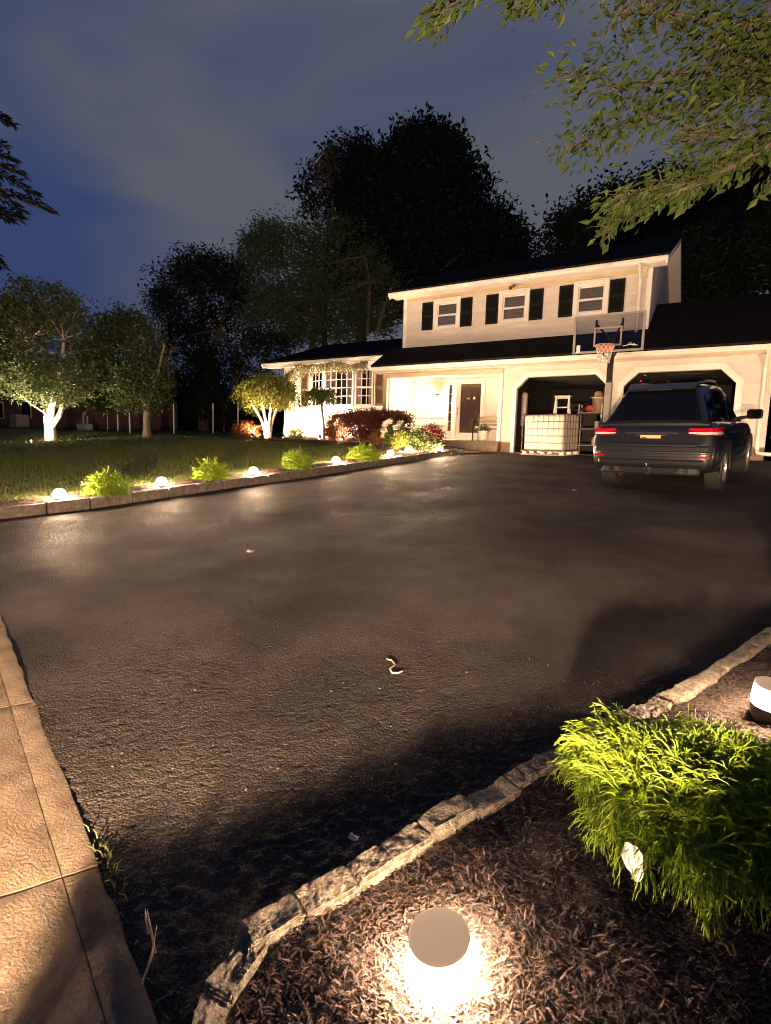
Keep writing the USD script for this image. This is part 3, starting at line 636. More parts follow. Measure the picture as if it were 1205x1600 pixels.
obj('door_sign', MB().tm(trimesh.creation.icosphere(2, 0.045)).get() if False else MB().lathe([(0, 0), (0.045, 0), (0.045, .006), (0, .006)], (-7.05, 17.775, 3.08), 16, 'y'), M['plastic_white'], d)
sl = sub('sidelight', house); fr = MB()
for a, b in (((-8.08, 17.75, 1.70), (-8.0, 17.85, 3.745)), ((-7.875, 17.75, 1.70), (-7.803, 17.85, 3.745)), ((-8.0, 17.752, 3.56), (-7.875, 17.85, 3.745)), ((-8.0, 17.752, 1.70), (-7.875, 17.85, 1.95))): fr.box(a, b)
for z in (2.27, 2.59, 2.91, 3.23): fr.box((-8.0, 17.775, z), (-7.875, 17.80, z + .025))
obj('frame', fr, M['white'], sl)
for k in range(5): obj('pane', MB().box((-8.0, 17.785, 1.952 + .32 * k), (-7.875, 17.789, 2.268 + .32 * k)), M['glass'], sl)
obj('curtain', MB().box((-8.02, 17.87, 1.9), (-7.86, 17.89, 3.6)), M['door'], sl)
for z0, z1 in ((3.30, 3.50), (2.85, 3.20)): obj('wall_plaque', MB().rbox((-5.64, 16.95, z0), (-5.602, 17.12, z1), 0.008), M['brown_shutter'], house)

# the left wing with the bow window
lw = sub('wing_wall', house)
bh = sbox(-13.92, 2.70, -10.90, 4.32)
boards(lw, sbox(-15.27, 1.5, -9.71, 4.50), 17.42, 0.22, 1.5, 4.50, M['white'], holes=bh, lap=0.010)
obj('wall_core', MB().prism(sbox(-15.27, 1.2, -9.70, 4.52).difference(bh), lambda v: v + [0, 17.424, 0], 0.12), M['white'], lw)
obj('foundation', MB().box((-15.29, 17.38, 1.2), (-9.76, 17.405, 1.62)), M['foundation'], house)
obj('side_wall', MB().box((-15.27, 17.55, 1.2), (-15.15, 25.6, 4.5)), M['white'], house)
roof('wing_roof', -16.15, -9.52, 16.95, 4.56, 21.5, 6.05); roof('wing_roof', -9.52, -16.15, 26.1, 4.56, 21.5, 6.05)
gutter(-16.15, -9.98, 17.04, 4.47)
obj('fascia', MB().box((-16.13, 17.04, 4.42), (-9.98, 17.065, 4.575)), M['white'], house)
obj('soffit', MB().box((-16.1, 17.065, 4.44), (-9.98, 17.42, 4.465)), M['white'], house)
obj('rake_board', MB().slab([(-16.14, 16.98, 4.40), (-16.14, 21.5, 5.90), (-16.14, 21.5, 6.05), (-16.14, 16.98, 4.56)], 0.03), M['white'], house)
m = trimesh.creation.extrude_polygon(Polygon([(17.45, 4.5), (25.6, 4.5), (21.5, 5.95)]), 0.1, engine='earcut')
obj('gable_wall', (m.vertices[:, [2, 0, 1]] + [-15.27, 0, 0], m.faces), M['white'], house)
obj('corner_board', MB().box((-15.29, 17.385, 1.62), (-15.15, 17.42, 4.44)), M['white'], house)
bw = sub('bow_window', house)
segs = [((-13.88, 17.40), (-13.16, 17.24), 3, 2), ((-13.10, 17.235), (-11.72, 17.235), 5, 1), ((-11.66, 17.24), (-10.94, 17.40), 3, 2)]
def along_panel(a, b):
    a, b = np.array(a), np.array(b); t = (b - a) / np.linalg.norm(b - a); n = np.array([t[1], -t[0]])
    L = np.linalg.norm(b - a)
    def f(v): return np.column_stack([a[0] + t[0] * v[:, 0] - n[0] * v[:, 1], a[1] + t[1] * v[:, 0] - n[1] * v[:, 1], v[:, 2]])
    return f, L
zb, zt = 2.84, 4.22
for a, b, nc, ns in segs:
    f, L = along_panel(a, b)
    w = MB()
    def bx(p, q, mb=None):
        m = trimesh.creation.box(np.subtract(q, p)); m.apply_translation(np.add(p, q) / 2); (mb or w).add(f(m.vertices), m.faces)
    bx((0, -.02, zb), (.06, .05, zt)); bx((L - .06, -.02, zb), (L, .05, zt)); bx((.06, -.018, zb), (L - .06, .05, zb + .06)); bx((.06, -.018, zt - .06), (L - .06, .05, zt))
    if ns == 2: bx((.06, -.015, (zb + zt) / 2 - .03), (L - .06, .045, (zb + zt) / 2 + .03))
    fo = obj('frame', w, M['white'], bw)
    rows = 4
    for i in range(1, nc): mm = MB(); bx((.06 + (L - .12) * i / nc - .011, 0, zb + .06), (.06 + (L - .12) * i / nc + .011, .02, zt - .06), mm); obj('glazing_bar', mm, M['white'], bw)
    for i in range(1, rows):
        if ns == 2 and i == 2: continue
        mm = MB(); z = zb + .06 + (zt - zb - .12) * i / rows; bx((.06, .001, z - .011), (L - .06, .019, z + .011), mm); obj('glazing_bar', mm, M['white'], bw)
    mm = MB(); bx((.06, .024, zb + .06), (L - .06, .028, zt - .06), mm); obj('pane', mm, M['glass'], bw)
    mm = MB(); bx((-.03, .16, zb), (L * 0.32, .17, zt), mm); bx((L * 0.68, .16, zb), (L + .03, .17, zt), mm); obj('curtain', mm, M['curtain'], bw)
obj('room_back', MB().box((-14.2, 18.4, 2.2), (-10.6, 18.45, 4.6)), M['dark_room'], bw)
top = Polygon([(-13.95, 17.42), (-13.16, 17.20), (-11.66, 17.20), (-10.87, 17.42), (-10.87, 17.5), (-13.95, 17.5)])
for nm, z0, h in (('sill', 2.70, .138), ('window_head', 4.222, .20)):
    m = trimesh.creation.extrude_polygon(top, h, engine='earcut'); m.apply_translation((0, 0, z0)); obj(nm, MB().tm(m), M['white'], bw)
for x0, x1 in ((-14.38, -14.02), (-10.84, -10.48)):
    sh = MB()
    for a, b in (((x0, 17.36, 2.84), (x0 + .05, 17.40, 4.2)), ((x1 - .05, 17.36, 2.84), (x1, 17.40, 4.2)), ((x0 + .05, 17.362, 2.84), (x1 - .05, 17.40, 2.93)), ((x0 + .05, 17.362, 4.11), (x1 - .05, 17.40, 4.2)), ((x0 + .05, 17.362, 3.48), (x1 - .05, 17.40, 3.56))): sh.box(a, b)
    for z in np.arange(2.94, 4.1, 0.04):
        if not 3.44 < z < 3.56: sh.slab([(x0 + .05, 17.366, z), (x1 - .05, 17.366, z), (x1 - .05, 17.39, z + .037), (x0 + .05, 17.39, z + .037)], 0.004)
    sh.box((x0 + .045, 17.391, 2.9), (x1 - .045, 17.3945, 4.15))
    obj('shutter', sh, M['brown_shutter'], house, label='brown louvred shutter')
obj('path', sheet([(-7.05, 15.05), (-6.05, 14.62), (-5.5, 15.35), (-5.12, 16.05), (-9.2, 15.99), (-8.5, 15.72)], lambda x, y: drive_z(x, y) + 0.03 + 0.05 * ramp01((-6.0 - x) / 2)), M['concrete'], kind='structure')

# ------------------------------------------------------------------ lamps on and under the house
t = thing('wall_lantern', 'lit wall lantern beside the front door, glaring on the porch wall', 'lantern', (-8.43, 17.795, 3.02))
obj('back_plate', MB().rbox((-.06, -.02, -.02), (.06, .004, .22), 0.006), M['metal_dark'], t)
obj('arm', MB().tube([(0, -.01, .14), (0, -.07, .22), (0, -.13, .24), (0, -.14, .20)], 0.010, 6), M['metal_dark'], t)
obj('cap', MB().lathe([(0, .24), (.02, .22), (.105, .155), (.105, .145), (0, .150)], (0, -.14, 0), 12), M['metal_dark'], t)
obj('glass_globe', MB().lathe([(0, -.09), (.045, -.085), (.075, .0), (.085, .14), (0, .142)], (0, -.14, 0), 16), M['lantern_glow'], t, smooth=40)
obj('finial', MB().lathe([(0, -.17), (.012, -.15), (.02, -.11), (.05, -.09), (0, -.085)], (0, -.14, 0), 12), M['metal_dark'], t)
fr = MB()
for k in range(6):
    a = k * math.pi / 3; fr.tube([(math.cos(a) * .05, -.14 + math.sin(a) * .05, -.088), (math.cos(a) * .09, -.14 + math.sin(a) * .09, .148)], 0.005, 4)
obj('frame', fr, M['metal_dark'], t)
t = thing('security_light', 'small unlit twin security light under the upper eave above the middle window', 'light', (-5.55, 16.92, 6.38))
obj('mount', MB().lathe([(0, 0), (.05, 0), (.05, .035), (0, .035)], (0, .0, 0), 12, 'y'), M['metal_dark'], t)
for s_ in (-1, 1): obj('lamp_head', MB().tube([(0, 0, 0), (s_ * .06, -.05, -.03), (s_ * .08, -.09, -.05), (s_ * .085, -.16, -.09)], [.012, .016, .04, .055], 10), M['plastic_tan'] if s_ > 0 else M['metal_dark'], t)
# ------------------------------------------------------------------ path lights
def puck(name, label, loc, glow, group, rot, cap='lamp_cap'):
    t = thing(name, label, 'path light', loc, rot, group)
    if cap == 'cap_glow':                  # the domed kind
        obj('base', MB().lathe([(0, -.09), (.02, -.09), (.06, -.012), (.066, .006), (0, .006)], n=24), M['lamp_body'], t, smooth=40)
        obj('diffuser', MB().lathe([(.064, .007), (.074, .03), (.077, .055), (.071, .085), (.054, .108), (.03, .121), (.012, .125)], n=28), M[glow], t, smooth=60)
        obj('finial', MB().lathe([(.0, .124), (.013, .124), (.014, .130), (.006, .137), (0, .138)], n=12), M['lamp_body'], t, smooth=40)
        return t
    obj('base', MB().lathe([(0, -.08), (.02, -.08), (.058, -.01), (.0645, .012), (.0645, .032), (0, .032)], n=32), M['lamp_body'], t, smooth=40)
    obj('diffuser', MB().lathe([(0, .0325), (.062, .0325), (.064, .045), (.064, .098), (.061, .106), (0, .106)], n=36), M[glow], t, smooth=40)
    obj('cap', MB().lathe([(0, .1065), (.062, .1065), (.0655, .110), (.0645, .118), (.058, .1225), (.03, .1245), (0, .125)], n=40), M[cap], t, smooth=50)
    return t
GR = 'round path lights along the driveway edges'
p0 = puck('path_light', 'glowing round path light nearest the viewer, in the bark mulch beside the big golden shrub', (-0.385, 0.955, 0.172), 'lamp_glow', GR, (5, -6, 0))
q = (0.285, 2.40); copy(p0, 'glowing path light cut by the right picture edge, behind the big golden shrub', (*q, float(bedr_z(*q)) + .03), (3, 3, 40))
for q, l in (((1.15, 4.35), 'unseen round path light in the right bed beyond the second golden shrub'), ((1.9, 6.3), 'unseen round path light in the right bed beside the middle of the driveway'), ((2.65, 8.6), 'unseen round path light in the right bed level with the parked car')):
    copy(p0, l, (*q, float(bedr_z(*q)) + .03), (0, 0, 20))  # out of view; they continue the row and glint on the car
LL = [((-7.55, 4.03), 'path light nearest the street along the lawn, left of the first golden shrub'), ((-7.36, 5.50), 'path light between the first and second golden shrubs along the lawn'),
      ((-7.12, 7.27), 'path light between the second and third golden shrubs along the lawn'), ((-7.0, 9.67), 'path light between the third and fourth golden shrubs along the lawn')]
r0 = puck('path_light', LL[0][1], (*LL[0][0], float(bed_z(*LL[0][0])) + .065), 'row_glow', GR, (0, 0, 0), 'cap_glow')
for q, l in LL[1:]: copy(r0, l, (*q, float(bed_z(*q)) + .065), (0, 0, 10))
LB = [((-6.70, 11.52), 'path light just beyond the fourth golden shrub, front one of a close pair'), ((-6.93, 12.95), 'path light below the white flowering shrub, rear one of a close pair'), ((-6.28, 13.45), 'last path light of the row, at the edging\'s end by the porch path')]
b0 = puck('path_light', LB[0][1], (*LB[0][0], float(bed_z(*LB[0][0])) + .08), 'bed_glow', GR, (0, 0, 0), 'cap_glow')
for q, l in LB[1:]: copy(b0, l, (*q, float(bed_z(*q)) + .08), (0, 0, 10))

def flood(name, label, loc, yaw, elev, glow, group=None, r=0.05, scale=1.0):
    """A small ground spotlight: spike, yoke, tubular head with a glowing lens; yaw 0 faces the house."""
    t = thing(name, label, 'spotlight', loc, None, group, None, scale)
    obj('spike', MB().tube([(0, 0, -.12), (0, 0, .06)], [.004, .012], 6), M['lamp_body'], t)
    e, y = math.radians(elev), math.radians(yaw)
    d = np.array([-math.sin(y) * math.cos(e), math.cos(y) * math.cos(e), math.sin(e)]); c = np.array([0, 0, .11])
    obj('housing', MB().tube([c - d * .07, c - d * .065, c + d * .05], [r * .5, r * 1.12, r * 1.15], 18, cap=False), M['lamp_body'], t, smooth=40)
    obj('lens', MB().tube([c + d * .02, c + d * .028], [r, r * .98], 18), M[glow], t)
    return t
GF = 'garden spotlights aimed at trees and walls'
q = (-12.75, 16.55); flood('spotlight', 'dazzling ground spotlight at the white wall, beside the weeping tree', (*q, float(house_bed_z(*q)) + .05), 8, 62, 'flood_wall', GF)
q = (-14.75, 16.75); flood('spotlight', 'ground spotlight behind the topiary trunks at the corner of the wing', (*q, float(house_bed_z(*q)) + .05), 10, 66, 'flood_wall', GF, 0.04)
q = (-14.7, 14.95); flood('spotlight', 'ground spotlight in front of the multi-stemmed topiary tree', (*q, float(house_bed_z(*q)) + .05), 8, 58, 'flood_topiary', GF)
q = (-10.62, 15.0); flood('spotlight', 'ground spotlight hidden between the round copper bush and the clipped hedge', (*q, float(house_bed_z(*q)) + .05), 12, 35, 'flood_bed', GF)
q = (-20.75, 10.2); flood('spotlight', 'ground spotlight at the foot of the forked lawn tree', (*q, float(lawn_z(*q)) + .02), 18, 68, 'flood_tree', GF, 0.06)
for q, l, yw in (((-6.75, 12.2), 'unseen spotlight near the porch plants, placed to light the upper windows', -8), ((-7.6, 13.3), 'unseen spotlight behind the white flowering shrub, placed to light the upper wall', 12)):
    flood('spotlight', l, (*q, float(bed_z(*q)) + .06), yw, 34, 'unseen_flood', GF, 0.05)  # unseen sources, placed to light the upper wall above the lower roof
q = (-5.98, 14.2); flood('spotlight', 'unseen spotlight beside the last path light, placed to light the garage contents', (*q, float(drive_z(*q)) + .02), -48, 22, 'flood_bed', GF, 0.024)  # unseen source, placed to light the shelf and things inside the garage
for q, l, yw in (((2.75, 12.6), 'unseen spotlight in the right bed, placed to light the garage gable', 28), ((2.9, 11.2), 'second unseen spotlight in the right bed, placed to light the garage', 22)):
    flood('spotlight', l, (*q, float(bedr_z(*q)) + .03), yw, 30, 'unseen_flood', GF, 0.05)  # out of view, placed to light the right half of the facade
t = thing('unseen_lamp_post', 'unseen post lantern behind the viewer, placed to light the driveway and house front', 'unseen lamp post', (0.3, -2.2, -0.38))  # out of view; kind and place chosen to light asphalt, leaves and facade
obj('post', MB().tube([(0, 0, 0), (0, 0, .05), (0, 0, 1.05)], [.06, .035, .03], 12), M['metal_dark'], t, smooth=40)
obj('lantern_glass', MB().tm(trimesh.creation.icosphere(2, 0.042)).get(), M['unseen_post_glow'], t, smooth=True).GetAttribute('points').Set(Vt.Vec3fArray.FromNumpy((trimesh.creation.icosphere(2, 0.042).vertices + [0, 0, 1.152]).astype(np.float32)))
obj('lantern_cap', MB().lathe([(0, 1.43), (.02, 1.39), (.17, 1.315), (.17, 1.308), (0, 1.308)], n=16), M['metal_dark'], t)

# ------------------------------------------------------------------ golden thread-leaved shrubs
def thread_shrub(rng, R, H, nspray, seg=4, side=7, w=0.0035, fine=0):
    """Drooping thread-like sprays: short arching stems near the skin, feathered with side threads and finer threads on those."""
    mb_v, mb_f, base = [], [], 0
    def strands(P0, P1, P2, w0, seg):
        nonlocal base                                             # quadratic arcs as thin three-sided tubes
        n = len(P0); ts = np.linspace(0, 1, seg + 1); V = []
        for t in ts:
            c = (1 - t) ** 2 * P0 + 2 * t * (1 - t) * P1 + t * t * P2
            d = unit(2 * (1 - t) * (P1 - P0) + 2 * t * (P2 - P1)); a = unit(np.cross(d, [0.3, 0.2, 1])); b = np.cross(d, a)
            ww = (w0 * (1 - 0.5 * t))[:, None]
            for ph in (0, 2.094, 4.189): V.append(c + (a * math.cos(ph) + b * math.sin(ph)) * ww)
        V = np.stack(V, 1).reshape(-1, 3); F = []
        for j in range(seg):
            for i in range(3):
                p, q = j * 3 + i, j * 3 + (i + 1) % 3; F += [(p, q, q + 3), (p, q + 3, p + 3)]
        k = 3 * (seg + 1)
        mb_v.append(V); mb_f.append((np.arange(n)[:, None, None] * k + np.array(F)[None]).reshape(-1, 3) + base); base += len(V)
    def offshoots(P0, P1, P2, w0, k, lo, hi, t0):
        n = len(P0); A, B, C, D = [], [], [], []
        for _ in range(k):
            t = rng.uniform(t0, 1.0, (n, 1)); c = (1 - t) ** 2 * P0 + 2 * t * (1 - t) * P1 + t * t * P2
            d = unit(2 * (1 - t) * (P1 - P0) + 2 * t * (P2 - P1)); s = unit(rng.normal(size=(n, 3)))
            dd = unit(d + unit(s - d * (s * d).sum(1, keepdims=True)) * rng.uniform(0.5, 1.0, (n, 1)))
            L = R * rng.uniform(lo, hi, (n, 1)) * (1.15 - 0.5 * t)
            A.append(c); B.append(c + dd * L * 0.55 + [0, 0, 0.02 * R]); C.append(c + dd * L * 0.85 + d * L * 0.3 - [0, 0, 1] * L * 0.2); D.append(w0 * rng.uniform(0.65, 1.0, n))
        return np.vstack(A), np.vstack(B), np.vstack(C), np.concatenate(D)
    n = nspray
    az = rng.uniform(0, 2 * np.pi, n); el = np.arcsin(rng.uniform(0.0, 1.0, n)) * 0.98 + 0.02
    lump = 0.74 + 0.50 * meshkit.noise(np.stack([np.cos(az) * 2.2 + 9, np.sin(az) * 2.2 + 9, el * 2.5 + R * 40], -1), 3)[:, None]
    out = np.stack([np.cos(az) * np.cos(el), np.sin(az) * np.cos(el), np.sin(el)], -1)
    tip = out * [R, R, H] * lump * rng.uniform(0.66, 1.2, (n, 1)) + [0, 0, 0.03]
    swirl = unit(np.cross(out, [0, 0, 1.0]) + 1e-6) * rng.normal(size=(n, 1)) * 0.28 * R
    root = tip * rng.uniform(0.42, 0.74, (n, 1)) + swirl + [0, 0, 0.01]
    mid = (root + tip) / 2 + [0, 0, 1] * rng.uniform(0.05, 0.2, (n, 1)) * R + rng.normal(size=(n, 3)) * 0.04 * R
    tip = tip - [0, 0, 1] * rng.uniform(0.0, 0.2, (n, 1)) * R; tip[:, 2] = np.maximum(tip[:, 2], 0.012)
    w0 = w * rng.uniform(0.8, 1.2, n)
    strands(root, mid, tip, w0, seg)
    s1 = offshoots(root, mid, tip, w0, side, 0.10, 0.24, 0.1); strands(*s1, 3)
    if fine: strands(*offshoots(*s1, fine, 0.045, 0.11, 0.25), 2)
    return np.vstack(mb_v), np.vstack(mb_f)
def shrub(name, label, loc, rng, R, H, n, group, **kw):
    t = thing(name, label, 'shrub', loc, None, group)
    obj('foliage', thread_shrub(rng, R, H, n, **kw), M['thread'], t)
    st = MB()
    for k in range(9):
        a = rng.uniform(0, 6.28); st.tube([(0, 0, -.03), (math.cos(a) * R * .2, math.sin(a) * R * .2, H * .3), (math.cos(a) * R * .55, math.sin(a) * R * .55, H * rng.uniform(.4, .75))], [.012 * R / .35, .007 * R / .35, .003], 5)
    obj('stems', st, M['bark'], t)
    return t
rng = np.random.default_rng(77)
GS = 'golden thread-leaved shrubs along the driveway edges'
q = (0.045, 1.715); shrub('golden_shrub', 'large yellow-green thread-leaved shrub nearest the viewer, spilling over the bark bed', (*q, float(bedr_z(*q)) - .005), rng, 0.335, 0.175, 1300, GS, side=9, w=0.0023, fine=2)
q = (0.73, 3.28); shrub('golden_shrub', 'yellow-green shrub cut off by the right picture edge beside the stone kerb', (*q, float(bedr_z(*q))), rng, 0.33, 0.33, 500, GS, side=8, w=0.003, fine=1)
HL = np.array([(-0.55, -0.70), (-0.37, -0.45), (-0.24, -0.17), (-0.06, 0.13), (0.05, 0.37), (0.39, 1.25), (0.75, 2.15), (1.1, 3.1)])  # out-of-view hedge line, set so its shadow darkens bed, kerb and near asphalt
hp, ht, total = along(HL, np.arange(0.0, along(HL, 0)[2], 0.004))
hn = np.stack([ht[:, 1], -ht[:, 0]], -1); k_ = rng.integers(0, len(hp), 64000); P = hp[k_] + hn[k_] * (rng.uniform(-.04, .08, 64000))[:, None]
zt = 0.08 * P[:, 1] + .475; zb = bedr_z(P[:, 0], P[:, 1]); zz = zb + (zt - zb) * np.minimum(1, rng.uniform(0, 1.25, 64000)) + rng.normal(size=64000) * .003
t = thing('unseen_hedge', 'unseen low hedge beside the viewer, shaped to shade the bed and kerb', 'hedge')
obj('foliage', leaves(np.column_stack([P, zz]), .025, rng, .6), M['leaf_mid2'], t)
st = MB()
for k in range(0, len(hp), 40):
    c = hp[k] + hn[k] * .02; z = float(bedr_z(*c)); st.tube([(*c, z - .03), (*(c + ht[k] * .03), z + .15), (*(c + ht[k] * rng.uniform(-.08, .08)), z + .26)], [.012, .009, .004], 5)
obj('stems', st, M['bark'], t)
for q, R, l in (((-7.43, 4.63), .31, 'first golden shrub from the street along the lawn, right of the nearest path light'), ((-7.32, 6.46), .31, 'second golden shrub from the street along the lawn edge'), ((-7.08, 8.45), .33, 'third golden shrub from the street along the lawn edge'), ((-6.86, 10.6), .36, 'fourth golden shrub along the lawn, closest to the house')):
    shrub('golden_shrub', l, (*q, float(bed_z(*q)) + .02), rng, R, R * 1.05, 330, GS, side=8, w=0.0055)
# a pale plant tag lying in the near shrub
d = ray(990, 1345); c = np.array([0, 0, HC]) + d * (HC - 0.315) / -d[2]
rr_, aa_ = np.linspace(0.02, 1, 9), np.linspace(0, 2 * np.pi, 33)
RR, AA = np.meshgrid(rr_, aa_, indexing='ij')
rim = 0.031 * (1 + 0.16 * np.cos(2 * AA + .6) + 0.09 * np.cos(3 * AA + 2) + 0.05 * np.cos(7 * AA)) / np.maximum(np.abs(np.cos(AA - .3)), np.abs(np.sin(AA - .3))) ** .45
A, B = RR * np.cos(AA), RR * np.sin(AA)
e1, e2 = unit(np.array([0.80, -0.35, -0.45])), unit(np.array([0.25, 0.55, 0.75])); nn = np.cross(e1, e2)
Vt_ = c + (A * rim * 0.85)[..., None] * e1 + (B * rim)[..., None] * e2 + nn * (0.012 * A * A - 0.008 * B * A + 0.0012 * np.sin(6 * B + 3 * A) + 0.0006 * np.sin(11 * A))[..., None]
v, f = grid_mesh(Vt_[..., 0], Vt_[..., 1], Vt_[..., 2])
tg = obj('plant_tag', MB().add(v, f), M['paper'], None, smooth=True); tag(tg, 'crumpled pale plant tag caught in the near side of the big golden shrub', 'plant tag')

# ------------------------------------------------------------------ trees
def pbl(px, py, Y, rx, rz, k, ry=None):
    c = at(px, py, Y); dep = CM[2] @ (c - [0, 0, HC]); s = dep / FPX
    return (*c, rx * s, (ry or rx) * s, rz * s, k)
def tree(name, label, base, trunks, blobs, size, per, spread, leaf, bark, rng, cat='tree', group=None, aspect=0.5, shell=0.5, down=0.3, twigs=40, tw=0.03, loc=None, extra=None):
    t = thing(name, label, cat, (0, 0, 0), None, group)
    P, cen = blob_points(rng, blobs, per, spread, shell)
    if extra is not None: P = np.vstack([P, extra])
    tk = MB()
    ends = []
    for pts, r0, r1 in trunks:
        pts = np.asarray(pts, float); n = len(pts)
        tt = np.linspace(0, 1, 3 * n); i = np.linspace(0, 1, n)
        sm = np.stack([np.interp(tt, i, pts[:, k]) for k in range(3)], -1)
        sm[1:-1] = (sm[:-2] + 2 * sm[1:-1] + sm[2:]) / 4
        rr = r0 + (r1 - r0) * tt; rr[0] *= 1.25
        tk.tube(sm, rr, 10); ends.append(pts[-1]); ends.append(pts[len(pts) // 2])
    ends = np.array(ends)
    for c in cen[rng.permutation(len(cen))[:twigs]]:
        e = ends[np.argmin(((ends - c) ** 2).sum(1))]
        tk.tube(limb(e, c, rng, 6), np.linspace(tw, tw * .25, 6), 5)
    obj('trunk', tk, bark if not isinstance(bark, str) else M[bark], t, smooth=60)
    obj('crown', leaves(P, size, rng, aspect, None, down), M[leaf], t)
    return t
rng = np.random.default_rng(101)
# the lit forked tree on the lawn
bx, by = -21.0, 11.0; bz = float(lawn_z(bx, by))
tree('lawn_tree', 'lit small tree with a pale forked trunk on the lawn, spotlit from below', None,
     [([(bx, by, bz - .1), (bx - .05, by, bz + .6), (bx - .1, by, bz + 0.9)], .20, .17), ([(bx - .08, by, bz + .75), (bx - .5, by + .1, bz + 1.5), (bx - .75, by, bz + 2.6), (bx - 1.1, by, bz + 3.8)], .14, .05),
      ([(bx - .05, by, bz + .75), (bx + .35, by - .1, bz + 1.3), (bx + .75, by, bz + 2.1), (bx + 1.1, by, bz + 3.6)], .14, .05), ([(bx, by, bz + .5), (bx + .35, by + .2, bz + 1.0), (bx + .4, by + .3, bz + 1.7), (bx + .2, by + .4, bz + 3.2)], .11, .04)],
     [pbl(62, 540, 11, 84, 78, 360), pbl(10, 560, 11.5, 70, 55, 170), pbl(92, 592, 10.6, 52, 34, 120), pbl(65, 478, 11.5, 60, 34, 130), pbl(-30, 520, 11, 60, 60, 90), pbl(60, 610, 10.7, 40, 20, 40)],
     0.13, 26, 0.24, 'leaf_pale', 'pale_bark', rng, aspect=0.62, shell=0.45, twigs=90, tw=.03)
bx, by = -19.6, 14.0; bz = float(lawn_z(bx, by))
tree('lawn_tree', 'dim rounded tree right of the lit forked tree, its foliage reaching low', None, [([(bx, by, bz - .1), (bx + .05, by, bz + 1.5), (bx - .1, by, bz + 4)], .16, .06), ([(bx, by, bz + 1), (bx + .8, by, bz + 2.6), (bx + 1.2, by, bz + 3.6)], .08, .04)],
     [pbl(200, 570, 14, 66, 72, 330), pbl(165, 590, 14, 45, 48, 130), pbl(225, 600, 13.8, 38, 36, 110), pbl(190, 512, 14, 45, 30, 90)], 0.15, 26, 0.26, 'leaf_olive', 'bark', rng, aspect=0.55, shell=0.4, twigs=60)
# dark trees beyond the lawn
GD = 'dark trees beyond the house'
def back(px, Y, z0=1.9): c = at(px, 690, Y); c[2] = z0; return c
c = back(318, 30); tree('dark_tree', 'dark broad tree behind the wire fence, left of the wing', None, [([c, c + [.2, 0, 5], c + [-.3, 0, 11]], .4, .15), ([c + [0, 0, 4], c + [2, 0, 8], c + [3, 0, 11]], .2, .08)],
     [pbl(320, 470, 30, 78, 62, 300), pbl(310, 420, 30, 45, 26, 90), pbl(290, 570, 29, 48, 70, 240), pbl(345, 590, 30, 45, 60, 170), pbl(260, 480, 30, 28, 30, 40), pbl(375, 440, 31, 22, 36, 60)], 0.25, 34, 0.55, 'leaf_dark', 'bark', rng, group=GD, shell=0.35, twigs=60, tw=.07)
c = back(560, 35); tree('dark_tree', 'tallest dark tree, a broad dense crown rising behind the two-storey house', None, [([c, c + [0, 0, 8], c + [.5, 0, 18]], .6, .2)],
     [pbl(660, 320, 36, 98, 90, 620), pbl(665, 245, 36, 50, 40, 190), pbl(600, 345, 35, 85, 80, 380), pbl(755, 385, 36, 58, 58, 260), pbl(640, 420, 35, 150, 60, 330), pbl(560, 270, 36, 45, 40, 90), pbl(800, 400, 36, 30, 40, 60)], 0.36, 46, 0.58, 'needle', 'bark', rng, group=GD, aspect=0.45, shell=0.2, down=-0.4, twigs=70, tw=.09)
c = back(470, 29); tree('dark_tree', 'mid-green tree with bare pale limbs just behind the wing roof', None, [([c, c + [.3, 0, 4], c + [1.5, 0, 8], c + [1.0, 0, 11]], .3, .1), ([at(590, 520, 28), at(600, 480, 28), at(612, 450, 28)], .16, .07), ([at(575, 520, 28), at(578, 440, 28), at(570, 400, 28)], .13, .05), ([at(560, 540, 28), at(530, 520, 28), at(505, 510, 28)], .1, .04)],
     [pbl(450, 420, 29, 75, 75, 300), pbl(530, 430, 29, 70, 90, 280), pbl(415, 385, 29.5, 34, 34, 90), pbl(430, 500, 28.5, 50, 45, 150), pbl(500, 500, 28, 75, 40, 170), pbl(590, 470, 29, 40, 60, 110)], 0.2, 34, 0.46, 'leaf_mid', 'bark', rng, group=GD, shell=0.45, twigs=60, tw=.06)
c = back(505, 32); tree('dark_tree', 'thin airy treetop with sky showing through, left of the tallest tree', None, [([c, c + [0, 0, 9], c + [.3, 0, 20]], .3, .06)],
     [pbl(505, 290, 32, 40, 48, 75), pbl(525, 235, 32, 20, 22, 22), pbl(485, 310, 32, 24, 34, 26)], 0.34, 9, 0.42, 'leaf_dark', 'bark', rng, group=GD, shell=0.3, twigs=70, tw=.05)
c = back(1090, 32); tree('dark_tree', 'dark spreading tree behind the garage roof on the right', None, [([c, c + [0, 0, 7], c + [.6, 0, 14]], .5, .2), ([c + [0, 0, 6], c + [-5, 0, 10]], .25, .1)],
     [pbl(1120, 370, 32, 110, 95, 420), pbl(950, 345, 32, 60, 48, 170), pbl(900, 370, 32, 42, 36, 90), pbl(1190, 340, 31, 70, 90, 200), pbl(1100, 430, 30, 110, 45, 200), pbl(1030, 320, 32, 55, 45, 110), pbl(960, 390, 31, 80, 25, 90)], 0.27, 36, 0.6, 'leaf_dark', 'bark', rng, group=GD, shell=0.3, twigs=60, tw=.07)
c = back(330, 26); c2 = at(350, 640, 25)
tree('understorey_shrub', 'dim rounded shrub behind the wire fence beside the topiary', None, [([c2 * [1, 1, 0] + [0, 0, 1.8], c2], .06, .03)], [pbl(348, 640, 25, 30, 32, 120), pbl(395, 560, 27, 30, 60, 120), pbl(420, 540, 26, 40, 25, 90)], 0.2, 18, 0.35, 'leaf_dark', 'bark', rng, cat='shrub', shell=0.4, twigs=12)
